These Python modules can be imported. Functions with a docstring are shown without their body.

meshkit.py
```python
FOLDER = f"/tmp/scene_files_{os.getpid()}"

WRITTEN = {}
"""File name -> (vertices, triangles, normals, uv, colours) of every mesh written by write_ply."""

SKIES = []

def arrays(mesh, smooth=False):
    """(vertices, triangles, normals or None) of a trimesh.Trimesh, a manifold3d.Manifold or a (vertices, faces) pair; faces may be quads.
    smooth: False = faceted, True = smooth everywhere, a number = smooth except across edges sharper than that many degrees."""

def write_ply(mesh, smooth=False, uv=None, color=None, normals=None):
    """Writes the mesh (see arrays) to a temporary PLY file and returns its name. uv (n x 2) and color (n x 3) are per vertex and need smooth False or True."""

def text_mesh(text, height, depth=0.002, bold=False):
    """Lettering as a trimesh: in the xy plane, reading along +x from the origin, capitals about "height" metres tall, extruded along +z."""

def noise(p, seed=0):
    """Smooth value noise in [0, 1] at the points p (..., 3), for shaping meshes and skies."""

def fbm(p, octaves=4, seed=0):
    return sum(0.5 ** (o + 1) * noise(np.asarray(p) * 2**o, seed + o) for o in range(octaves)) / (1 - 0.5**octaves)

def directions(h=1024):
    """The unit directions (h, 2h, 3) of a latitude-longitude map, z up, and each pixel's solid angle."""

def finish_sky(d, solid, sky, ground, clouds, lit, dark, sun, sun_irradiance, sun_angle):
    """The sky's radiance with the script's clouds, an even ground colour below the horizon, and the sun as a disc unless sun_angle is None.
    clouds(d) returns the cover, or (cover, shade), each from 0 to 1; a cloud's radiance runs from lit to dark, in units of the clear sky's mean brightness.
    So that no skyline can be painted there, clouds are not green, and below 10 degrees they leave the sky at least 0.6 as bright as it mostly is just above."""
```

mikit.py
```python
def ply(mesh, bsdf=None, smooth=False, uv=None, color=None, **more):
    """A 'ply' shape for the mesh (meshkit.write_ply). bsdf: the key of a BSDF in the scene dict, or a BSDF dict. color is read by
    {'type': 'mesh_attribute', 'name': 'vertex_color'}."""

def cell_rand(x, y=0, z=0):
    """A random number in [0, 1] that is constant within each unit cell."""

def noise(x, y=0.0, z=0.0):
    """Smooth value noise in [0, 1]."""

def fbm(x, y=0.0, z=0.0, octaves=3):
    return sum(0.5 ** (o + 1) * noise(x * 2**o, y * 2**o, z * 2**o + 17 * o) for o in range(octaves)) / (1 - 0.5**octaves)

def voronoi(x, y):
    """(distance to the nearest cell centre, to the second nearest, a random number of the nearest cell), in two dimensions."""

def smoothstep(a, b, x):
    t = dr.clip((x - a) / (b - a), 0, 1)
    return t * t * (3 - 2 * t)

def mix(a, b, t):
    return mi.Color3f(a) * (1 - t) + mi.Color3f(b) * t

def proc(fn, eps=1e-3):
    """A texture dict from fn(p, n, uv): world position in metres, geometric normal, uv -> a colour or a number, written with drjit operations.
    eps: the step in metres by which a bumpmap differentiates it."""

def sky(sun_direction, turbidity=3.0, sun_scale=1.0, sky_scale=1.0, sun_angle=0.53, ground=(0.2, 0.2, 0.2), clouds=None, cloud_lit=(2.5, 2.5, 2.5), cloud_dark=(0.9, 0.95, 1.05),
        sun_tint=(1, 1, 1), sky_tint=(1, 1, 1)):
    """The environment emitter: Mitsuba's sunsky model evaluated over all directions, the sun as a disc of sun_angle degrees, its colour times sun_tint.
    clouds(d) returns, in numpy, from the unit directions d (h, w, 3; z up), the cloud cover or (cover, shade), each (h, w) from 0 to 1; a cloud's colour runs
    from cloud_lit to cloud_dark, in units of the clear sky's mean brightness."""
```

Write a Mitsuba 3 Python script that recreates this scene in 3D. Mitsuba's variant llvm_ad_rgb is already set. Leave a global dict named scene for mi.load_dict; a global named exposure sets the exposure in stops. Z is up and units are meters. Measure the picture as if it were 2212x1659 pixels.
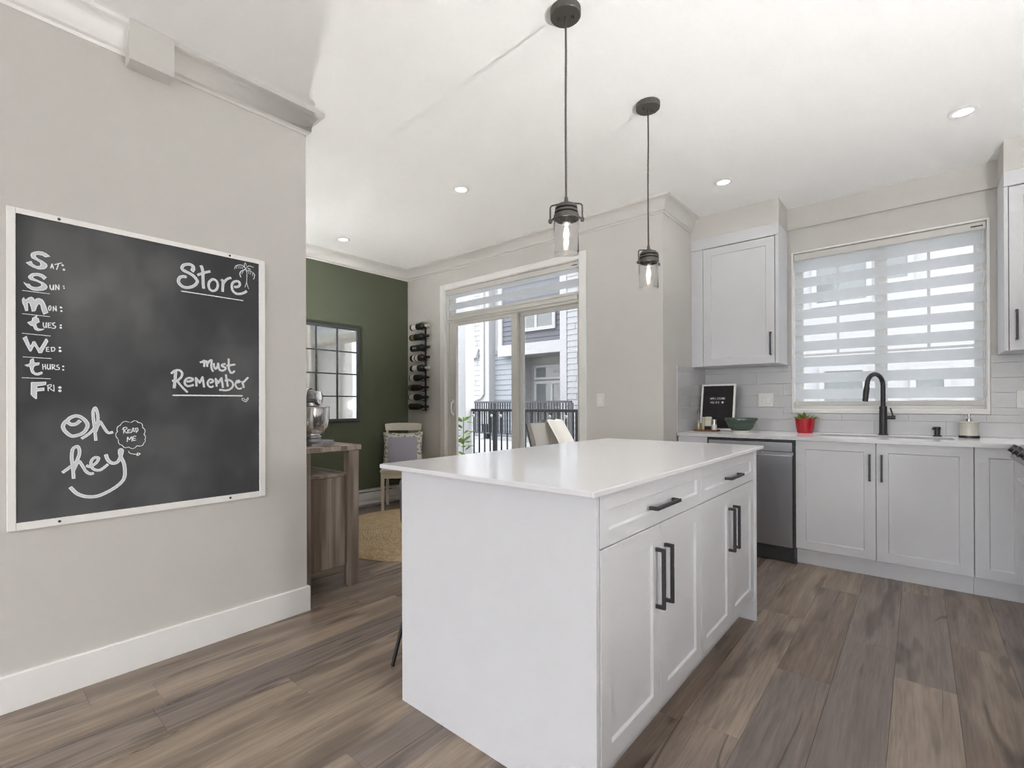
import math, random
import numpy as np
import trimesh
import drjit as dr
import mitsuba as mi
import manifold3d
from shapely.geometry import Polygon, LineString, Point
from shapely.ops import unary_union
import mikit, meshkit
from mikit import proc, noise, fbm, voronoi, smoothstep, mix, cell_rand

T = mi.ScalarTransform4f
scene, labels = {}, {}

# ------------------------------------------------------------------ camera, sky, exposure
F_PX, CX, CY = 1037.48, 1078.01, 872.26
yaw, pitch, roll = math.radians(41.15), math.radians(0.0915), math.radians(-0.1978)
fwd = np.array([-math.sin(yaw) * math.cos(pitch), math.cos(yaw) * math.cos(pitch), math.sin(pitch)])
rgt = np.array([math.cos(yaw), math.sin(yaw), 0.0])
up0 = np.cross(rgt, fwd)
upv = -rgt * math.sin(roll) + up0 * math.cos(roll)
EYE = np.array([0, 0, 1.15])
scene['camera'] = {'type': 'perspective', 'fov': math.degrees(2 * math.atan(1106 / F_PX)), 'fov_axis': 'x',
                   'principal_point_offset_x': (1106 - CX) / 2212, 'principal_point_offset_y': (829.5 - CY) / 1659,
                   'near_clip': 0.02, 'far_clip': 400.0,
                   'to_world': T().look_at(origin=EYE.tolist(), target=(EYE + fwd).tolist(), up=upv.tolist())}
SKY = 17.5
scene['sky'] = mikit.sky(sun_direction=(0.3, -0.45, 0.84), turbidity=4.0, sun_scale=0.0, sky_scale=SKY, ground=(0.55, 0.54, 0.52),
                         clouds=lambda d: np.ones(d.shape[:2]), cloud_lit=(2.06, 2.1, 2.16), cloud_dark=(2.0, 2.05, 2.12))
exposure = 0.15
LV = {'REC': .36, 'SIDE': 3.2, 'CTR': 7.6, 'GLB': 1.45, 'PEND': .4}     # lamp strengths; SIDE, CTR and GLB are added fill lamps

# ------------------------------------------------------------------ materials
def lin(r, g, b):
    c = np.array([r, g, b]) / 255.0
    return np.where(c <= 0.04045, c / 12.92, ((c + 0.055) / 1.055) ** 2.4).tolist()
def rgb(v): return {'type': 'rgb', 'value': [float(x) for x in v]}
def matte(name, col): scene[name] = {'type': 'twosided', 'bsdf': {'type': 'diffuse', 'reflectance': col if isinstance(col, dict) else rgb(col)}}
def gloss(name, col, rough=0.4, spec=0.5, metal=0.0, **kw):
    scene[name] = {'type': 'twosided', 'bsdf': {'type': 'principled', 'base_color': col if isinstance(col, dict) else rgb(col), 'roughness': rough,
                   'specular': spec, 'metallic': metal, **kw}}
matte('m_wall', (0.575, 0.558, 0.535))
matte('m_crown', (0.60, 0.585, 0.56))
matte('m_ceiling', (0.90, 0.90, 0.89))
matte('m_green', (0.080, 0.090, 0.064))
gloss('m_trim', (0.80, 0.79, 0.775), 0.45, 0.4)
gloss('m_cabinet', (0.605, 0.61, 0.635), 0.42, 0.4)
gloss('m_quartz', (0.66, 0.66, 0.68), 0.12, 0.5)
gloss('m_black', (0.012, 0.013, 0.015), 0.45, 0.5)
gloss('m_bronze', (0.075, 0.070, 0.065), 0.45, 0.5, 0.6)
gloss('m_iron', (0.03, 0.035, 0.042), 0.5, 0.4)
gloss('m_steel', (0.50, 0.50, 0.50), 0.26, 0.5, 1.0)
gloss('m_steel_dark', (0.33, 0.335, 0.35), 0.32, 0.5, 1.0)
gloss('m_chrome', (0.78, 0.76, 0.74), 0.06, 0.5, 1.0)
gloss('m_mixer', (0.26, 0.26, 0.27), 0.25, 0.6, 0.75)
gloss('m_mirror', (0.88, 0.90, 0.89), 0.01, 0.5, 1.0)
gloss('m_tile', (0.50, 0.50, 0.51), 0.28, 0.5)
matte('m_grout', (0.52, 0.52, 0.53))
gloss('m_vinyl', (0.58, 0.57, 0.54), 0.4, 0.4)
gloss('m_plate', (0.74, 0.73, 0.715), 0.35, 0.5)
gloss('m_slot', (0.05, 0.05, 0.05), 0.5, 0.3)
gloss('m_chairwhite', (0.70, 0.66, 0.56), 0.4, 0.4)
gloss('m_red', (0.42, 0.012, 0.02), 0.12, 0.6)
gloss('m_greenglaze', (0.035, 0.06, 0.045), 0.15, 0.6)
gloss('m_cream', (0.62, 0.60, 0.53), 0.3, 0.5)
matte('m_chalk', (0.84, 0.86, 0.90))
matte('m_chalkfill', (0.62, 0.64, 0.68))
matte('m_letter', (0.75, 0.75, 0.75))
matte('m_felt', (0.028, 0.027, 0.028))
matte('m_soil', (0.05, 0.035, 0.025))
matte('m_lilac', (0.36, 0.35, 0.42))
matte('m_shake', (0.31, 0.32, 0.335))
matte('m_siding_grey', (0.115, 0.12, 0.138))
matte('m_siding_pale', (0.23, 0.25, 0.272))
matte('m_outtrim', (0.34, 0.348, 0.36))
matte('m_deck', (0.19, 0.19, 0.19))
matte('m_asphalt', (0.17, 0.17, 0.173))
gloss('m_darkglass', (0.10, 0.115, 0.12), 0.05, 0.6)
matte('m_porch', (0.25, 0.25, 0.25))
matte('m_planter', (0.05, 0.055, 0.06))
matte('m_cushion', (0.50, 0.47, 0.42))
matte('m_throw', (0.72, 0.68, 0.60))
matte('m_wing', (0.80, 0.81, 0.83))
matte('m_label', (0.66, 0.64, 0.60))
gloss('m_bottle', (0.008, 0.009, 0.008), 0.10, 0.35)
gloss('m_bottlebrown', (0.016, 0.008, 0.007), 0.10, 0.35)
gloss('m_foilgold', (0.16, 0.12, 0.05), 0.35, 0.5, 0.3)
gloss('m_oil', (0.30, 0.22, 0.05), 0.1, 0.6)
gloss('m_saltpaper', (0.46, 0.47, 0.36), 0.5, 0.3)
gloss('m_walnut', (0.10, 0.045, 0.02), 0.4, 0.4)
gloss('m_heater', (0.74, 0.74, 0.74), 0.4, 0.5)
scene['m_jar'] = {'type': 'dielectric', 'int_ior': 1.5}
scene['m_glass'] = {'type': 'thindielectric', 'int_ior': 1.5}
scene['m_pane'] = {'type': 'thindielectric', 'int_ior': 1.12}
scene['m_leaf'] = {'type': 'principledthin', 'base_color': rgb((0.20, 0.30, 0.085)), 'roughness': 0.4, 'diff_trans': 0.7}
scene['m_leafpale'] = {'type': 'principledthin', 'base_color': rgb((0.34, 0.42, 0.14)), 'roughness': 0.4, 'diff_trans': 0.6}
scene['m_band'] = {'type': 'principledthin', 'base_color': rgb((0.67, 0.70, 0.73)), 'roughness': 0.9, 'eta': 1.05, 'diff_trans': 0.75}
scene['m_sheer'] = {'type': 'blendbsdf', 'weight': 0.32, 'a': {'type': 'null'},
                    'b': {'type': 'principledthin', 'base_color': rgb((0.85, 0.87, 0.9)), 'roughness': 0.9, 'eta': 1.05, 'diff_trans': 1.1}}
scene['m_screen'] = {'type': 'blendbsdf', 'weight': 0.22, 'a': {'type': 'null'}, 'b': {'type': 'diffuse', 'reflectance': rgb((0.25, 0.25, 0.26))}}

def floor_fn(p, n, uv):
    r1, r2 = uv.x, uv.y
    x, y = p.x, p.y
    wx = x + 0.028 * (noise(x * 5 + r1 * 31, y * 1.5 + r2 * 17, 4.0) - 0.5) + 0.004 * (noise(x * 21 + r2 * 9, y * 7, 8.0) - 0.5)
    a = fbm(wx * 11 + r1 * 91, y * 2.1 + r2 * 37, r1 * 9, octaves=3)
    g = fbm(wx * 170 + r2 * 17, y * 9, r1 * 23, octaves=3)
    g2 = noise(wx * 55 + r1 * 7, y * 2.6 + r2 * 5, 3.0)
    base = mix((0.150, 0.112, 0.086), (0.315, 0.248, 0.192), smoothstep(0.28, 0.74, a * 0.72 + r1 * 0.28))
    base = mix(base, mi.Color3f(0.165, 0.137, 0.126), 0.75 * smoothstep(0.42, 0.78, r2 * 0.55 + fbm(x * 5 + r1 * 40, y * 1.7, r2 * 3) * 0.6))
    base = base * (0.62 + 0.56 * g + 0.26 * g2)
    # dark heartwood smudges, cracks and knots, all drawn out along the plank
    s = fbm(wx * 17 + r1 * 53, y * 2.4 + r1 * 71, r2 * 5, octaves=3)
    dark = smoothstep(0.60, 0.74, s)
    q = dr.abs(2 * noise(wx * 8.5 + r2 * 77, y * 1.0 + r1 * 19, r1 * 5) - 1)
    crack = (1 - smoothstep(0.0, 0.045, q)) * smoothstep(0.52, 0.64, noise(x * 4 + r1 * 13, y * 1.5 + r2 * 29, 6.0))
    d1, d2, w = voronoi(wx * 5.0 + r1 * 19, y * 0.95 + r2 * 13 + 0.25 * noise(x * 14, y * 5, 2.0))
    kn = (1 - smoothstep(0.0, 0.17, d1 + 0.10 * (g - 0.5))) * smoothstep(0.62, 0.66, w)
    ringed = 0.65 + 0.35 * dr.sin(d1 * 150)
    return base * (1 - 0.42 * dark) * (1 - 0.55 * crack) * (1 - 0.62 * kn * ringed)
gloss('m_floor', proc(floor_fn), 0.34, 0.45)

def wood_fn(p, n, uv):
    r = uv.x * 31
    up = dr.abs(n.z) > 0.5
    along = dr.select(up, p.x, p.z)
    across = dr.select(up, p.y, p.y + p.x)
    a = fbm(across * 16 + r, along * 1.3 + r, 0.0, octaves=3)
    g = fbm(across * 130 + r, along * 5, 3.0, octaves=3)
    base = mix((0.155, 0.12, 0.098), (0.37, 0.315, 0.27), smoothstep(0.3, 0.7, a))
    return base * (0.7 + 0.6 * g)
gloss('m_rustic', proc(wood_fn), 0.5, 0.3)

def board_fn(p, n, uv):
    a = fbm(p.y * 3.1 + 4, p.z * 2.3, 2.0, octaves=4)
    b = fbm(p.y * 9 + 9, p.z * 5, 5.0, octaves=3)
    haze = smoothstep(0.42, 0.72, a) * 0.75 + 0.25 * b
    cloud = (1 - smoothstep(0.05, 0.42, dr.sqrt(dr.square(p.y - 0.48) + dr.square((p.z - 1.62) * 0.8)))) * 0.6
    return mix((0.042, 0.044, 0.047), (0.150, 0.153, 0.157), dr.clip(haze * 0.5 + cloud * b * 1.3, 0, 1))
matte('m_board', proc(board_fn))

def jute_fn(p, n, uv):
    x, y = p.x + 3.437, p.y - 2.911
    ang = dr.atan2(y, x)
    ring = dr.floor(uv.x * (42 / 0.94))
    f = noise(ring * 7.3, ang * 60 * (uv.x + 0.05), 1.0)
    c = fbm(x * 9, y * 9, 1.0)
    return mix((0.37, 0.265, 0.15), (0.70, 0.55, 0.365), f * 0.75 + c * 0.25)
matte('m_jute', proc(jute_fn))

def pillow_fn(p, n, uv):
    d1, d2, w = voronoi(uv.x * 11, uv.y * 11)
    spot = 1 - smoothstep(0.30, 0.36, d1)
    return mix((0.66, 0.64, 0.58), (0.27, 0.27, 0.235), spot * smoothstep(0.15, 0.2, w))
matte('m_pillow', proc(pillow_fn))

# ------------------------------------------------------------------ geometry helpers
def tri(v, f): return trimesh.Trimesh(np.asarray(v, float), np.asarray(f, int), process=False)
def box(x0, x1, y0, y1, z0, z1, c=0.0):
    if c <= 0:
        m = trimesh.creation.box(bounds=[[x0, y0, z0], [x1, y1, z1]])
        return m
    c = min(c, (x1 - x0) / 2.2, (y1 - y0) / 2.2, (z1 - z0) / 2.2)
    p = []
    for sx, X in ((1, x0), (-1, x1)):
        for sy, Y in ((1, y0), (-1, y1)):
            for sz, Z in ((1, z0), (-1, z1)):
                p += [(X, Y + sy * c, Z + sz * c), (X + sx * c, Y, Z + sz * c), (X + sx * c, Y + sy * c, Z)]
    return trimesh.convex.convex_hull(np.array(p))
def cat(*ms):
    ms = [m for q in ms for m in (q if isinstance(q, (list, tuple)) else [q])]
    return trimesh.util.concatenate(ms)
def frame_to(d):
    d = np.asarray(d, float); d = d / np.linalg.norm(d)
    a = np.array([0, 0, 1.0]) if abs(d[2]) < 0.9 else np.array([1.0, 0, 0])
    x = np.cross(a, d); x /= np.linalg.norm(x)
    return x, np.cross(d, x), d
def spline(pts, n=6, closed=False):
    P = np.asarray(pts, float)
    if len(P) < 3: return P
    Q = np.vstack([2 * P[0] - P[1], P, 2 * P[-1] - P[-2]])
    out = []
    for i in range(1, len(Q) - 2):
        for t in np.linspace(0, 1, n, endpoint=False):
            a, b, c, d = Q[i - 1], Q[i], Q[i + 1], Q[i + 2]
            out.append(0.5 * (2 * b + (c - a) * t + (2 * a - 5 * b + 4 * c - d) * t * t + (3 * b - a - 3 * c + d) * t ** 3))
    out.append(P[-1])
    return np.array(out)
def tube(pts, r, n=10, smooth_n=0, caps=True):
    P = spline(pts, smooth_n) if smooth_n else np.asarray(pts, float)
    R = np.full(len(P), r) if np.isscalar(r) else np.interp(np.linspace(0, 1, len(P)), np.linspace(0, 1, len(r)), r)
    tg = np.gradient(P, axis=0); tg /= np.linalg.norm(tg, axis=1, keepdims=True)
    x, y, _ = frame_to(tg[0])
    V = []
    for i in range(len(P)):
        x = x - tg[i] * (x @ tg[i]); x /= np.linalg.norm(x); y = np.cross(tg[i], x)
        for k in range(n):
            a = 2 * math.pi * k / n
            V.append(P[i] + R[i] * (math.cos(a) * x + math.sin(a) * y))
    Fc = []
    for i in range(len(P) - 1):
        for k in range(n):
            a, b = i * n + k, i * n + (k + 1) % n
            Fc += [(a, b, b + n), (a, b + n, a + n)]
    if caps:
        V += [P[0], P[-1]]; c0, c1 = len(V) - 2, len(V) - 1
        for k in range(n):
            Fc += [(c0, (k + 1) % n, k), (c1, (len(P) - 1) * n + k, (len(P) - 1) * n + (k + 1) % n)]
    return tri(V, Fc)
def cyl(p0, p1, r, n=24): return tube([p0, p1], r, n)
def bar(pts, w, d=None, ref=(0, 0, 1)):
    """square bar along a polyline with mitred corners"""
    d = d or w
    return tube(pts, w * 0.7071, 4)
def lathe(prof, n=32, center=(0, 0, 0), axis=(0, 0, 1)):
    prof = np.asarray(prof, float)
    x, y, z = frame_to(axis)
    V, Fc = [], []
    for r, h in prof:
        for k in range(n):
            a = 2 * math.pi * k / n
            V.append(np.asarray(center) + max(r, 1e-5) * (math.cos(a) * x + math.sin(a) * y) + h * z)
    for i in range(len(prof) - 1):
        for k in range(n):
            a, b = i * n + k, i * n + (k + 1) % n
            Fc += [(a, b, b + n), (a, b + n, a + n)]
    return tri(V, Fc)
def extrude(poly, h): return trimesh.creation.extrude_polygon(poly, h, engine='earcut')
def xf(m, M):
    m = m.copy(); m.apply_transform(np.asarray(M, float)); return m
def mat4(cols, t):
    M = np.eye(4); M[:3, 0], M[:3, 1], M[:3, 2], M[:3, 3] = cols[0], cols[1], cols[2], t; return M
def rotz(a, t=(0, 0, 0)):
    return mat4([(math.cos(a), math.sin(a), 0), (-math.sin(a), math.cos(a), 0), (0, 0, 1)], t)
def prism_y(poly_xz, y0, y1):
    """polygon in (x, z) extruded along y"""
    m = extrude(Polygon(poly_xz), y1 - y0)
    return xf(m, mat4([(1, 0, 0), (0, 0, 1), (0, -1, 0)], (0, y1, 0)))
def ellipsoid(c, r, sub=3):
    m = trimesh.creation.icosphere(subdivisions=sub); m.apply_scale(r); m.apply_translation(c); return m
def hull(*pts): return trimesh.convex.convex_hull(np.array(pts, float))

count = {}
def fresh(name):
    k = name; i = 0
    while k in count:
        i += 1; k = f'{name}_{i:03d}'
    count[k] = 1
    return k
def put(name, mesh, bsdf, parent=None, smooth=False, label=None, **kw):
    key = fresh(f'{parent}__{name}' if parent else name)
    uv = kw.pop('uv', None)
    scene[key] = mikit.ply(mesh, bsdf, smooth=smooth, uv=uv, **kw)
    if label: labels[key] = {'label': label}
    return key
def thing(name, label, cat_, group=None, kind=None):
    key = fresh(name)
    labels[key] = {'label': label, 'category': cat_}
    if group: labels[key]['group'] = group
    if kind: labels[key]['kind'] = kind
    return key
def struct(name, mesh, bsdf, label=None, smooth=False, **kw):
    key = put(name, mesh, bsdf, smooth=smooth, **kw)
    labels[key] = {'kind': 'structure'}
    if label: labels[key]['label'] = label
    return key
def copy_thing(src, name, label, cat_, shift, group=None):
    """another instance of a built thing, its parts re-used under a translation"""
    key = thing(name, label, cat_, group)
    for k in [k for k in scene if k.startswith(src + '__')]:
        d = dict(scene[k]); old = d.get('to_world')
        M = T().translate(list(map(float, shift)))
        d['to_world'] = M @ old if old is not None else M
        nk = key + k[len(src):]
        scene[nk] = d; count[nk] = 1
    return key

def rings(rects, axis='y', flip=False, back=None):
    """nested rectangles (u0,u1,v0,v1,w) joined ring to ring; the last one filled. u,v,w -> x,z,y (front -y)"""
    V, Fc = [], []
    for u0, u1, v0, v1, w in rects:
        V += [(u0, w, v0), (u1, w, v0), (u1, w, v1), (u0, w, v1)]
    for i in range(len(rects) - 1):
        for k in range(4):
            a, b = i * 4 + k, i * 4 + (k + 1) % 4
            Fc += [(a, b, b + 4), (a, b + 4, a + 4)]
    e = (len(rects) - 1) * 4
    Fc += [(e, e + 1, e + 2), (e, e + 2, e + 3)]
    return tri(V, Fc)
def shaker(w, h, th=0.02, rail=0.06, dep=0.008, bev=0.005):
    """door from (0,0) to (w,h) in x,z; front face at y=0 looking to -y, back at y=th"""
    c = 0.0015
    return rings([(0, w, 0, h, th), (0, w, 0, h, c), (c, w - c, c, h - c, 0), (rail, w - rail, rail, h - rail, 0),
                  (rail + bev, w - rail - bev, rail + bev, h - rail - bev, dep)])
FACE_PY = lambda x, y, z: mat4([(1, 0, 0), (0, 1, 0), (0, 0, 1)], (x, y, z))          # front looks to -y
FACE_PX = lambda x, y, z: mat4([(0, 1, 0), (-1, 0, 0), (0, 0, 1)], (x, y, z))         # front looks to +x, width runs +y
FACE_MX = lambda x, y, z: mat4([(0, -1, 0), (1, 0, 0), (0, 0, 1)], (x, y, z))         # front looks to -x, width runs -y
def pull(length, vertical=True, s=0.011, out=0.032):
    """square bar pull centred at the origin on a face that looks to -y"""
    h = length / 2
    if vertical:
        return cat(box(-s / 2, s / 2, -out, -out + s, -h, h, 0.001), box(-s / 2, s / 2, -out + s, 0, -h, -h + s), box(-s / 2, s / 2, -out + s, 0, h - s, h))
    return cat(box(-h, h, -out, -out + s, -s / 2, s / 2, 0.001), box(-h, -h + s, -out + s, 0, -s / 2, s / 2), box(h - s, h, -out + s, 0, -s / 2, s / 2))
def sweep_wall(path, prof, close_ends=True):
    """moulding: profile (distance into the room, z) along a floor-plan path; the room lies to the right of travel"""
    P = [np.array(p, float) for p in path]
    nrm = []
    for a, b in zip(P[:-1], P[1:]):
        d = (b - a) / np.linalg.norm(b - a); nrm.append(np.array([d[1], -d[0]]))
    off = [nrm[0]] + [(nrm[i] + nrm[i + 1]) / (1 + nrm[i] @ nrm[i + 1]) for i in range(len(nrm) - 1)] + [nrm[-1]]
    V, Fc, m = [], [], len(prof)
    for p, o in zip(P, off):
        for d, z in prof:
            q = p + o * d; V.append((q[0], q[1], z))
    for i in range(len(P) - 1):
        for k in range(m - 1):
            a = i * m + k
            Fc += [(a, a + m, a + m + 1), (a, a + m + 1, a + 1)]
    if close_ends:
        for e in (0, (len(P) - 1) * m):
            for k in range(1, m - 1):
                Fc.append((e, e + k, e + k + 1))
    return tri(V, Fc)
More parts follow.
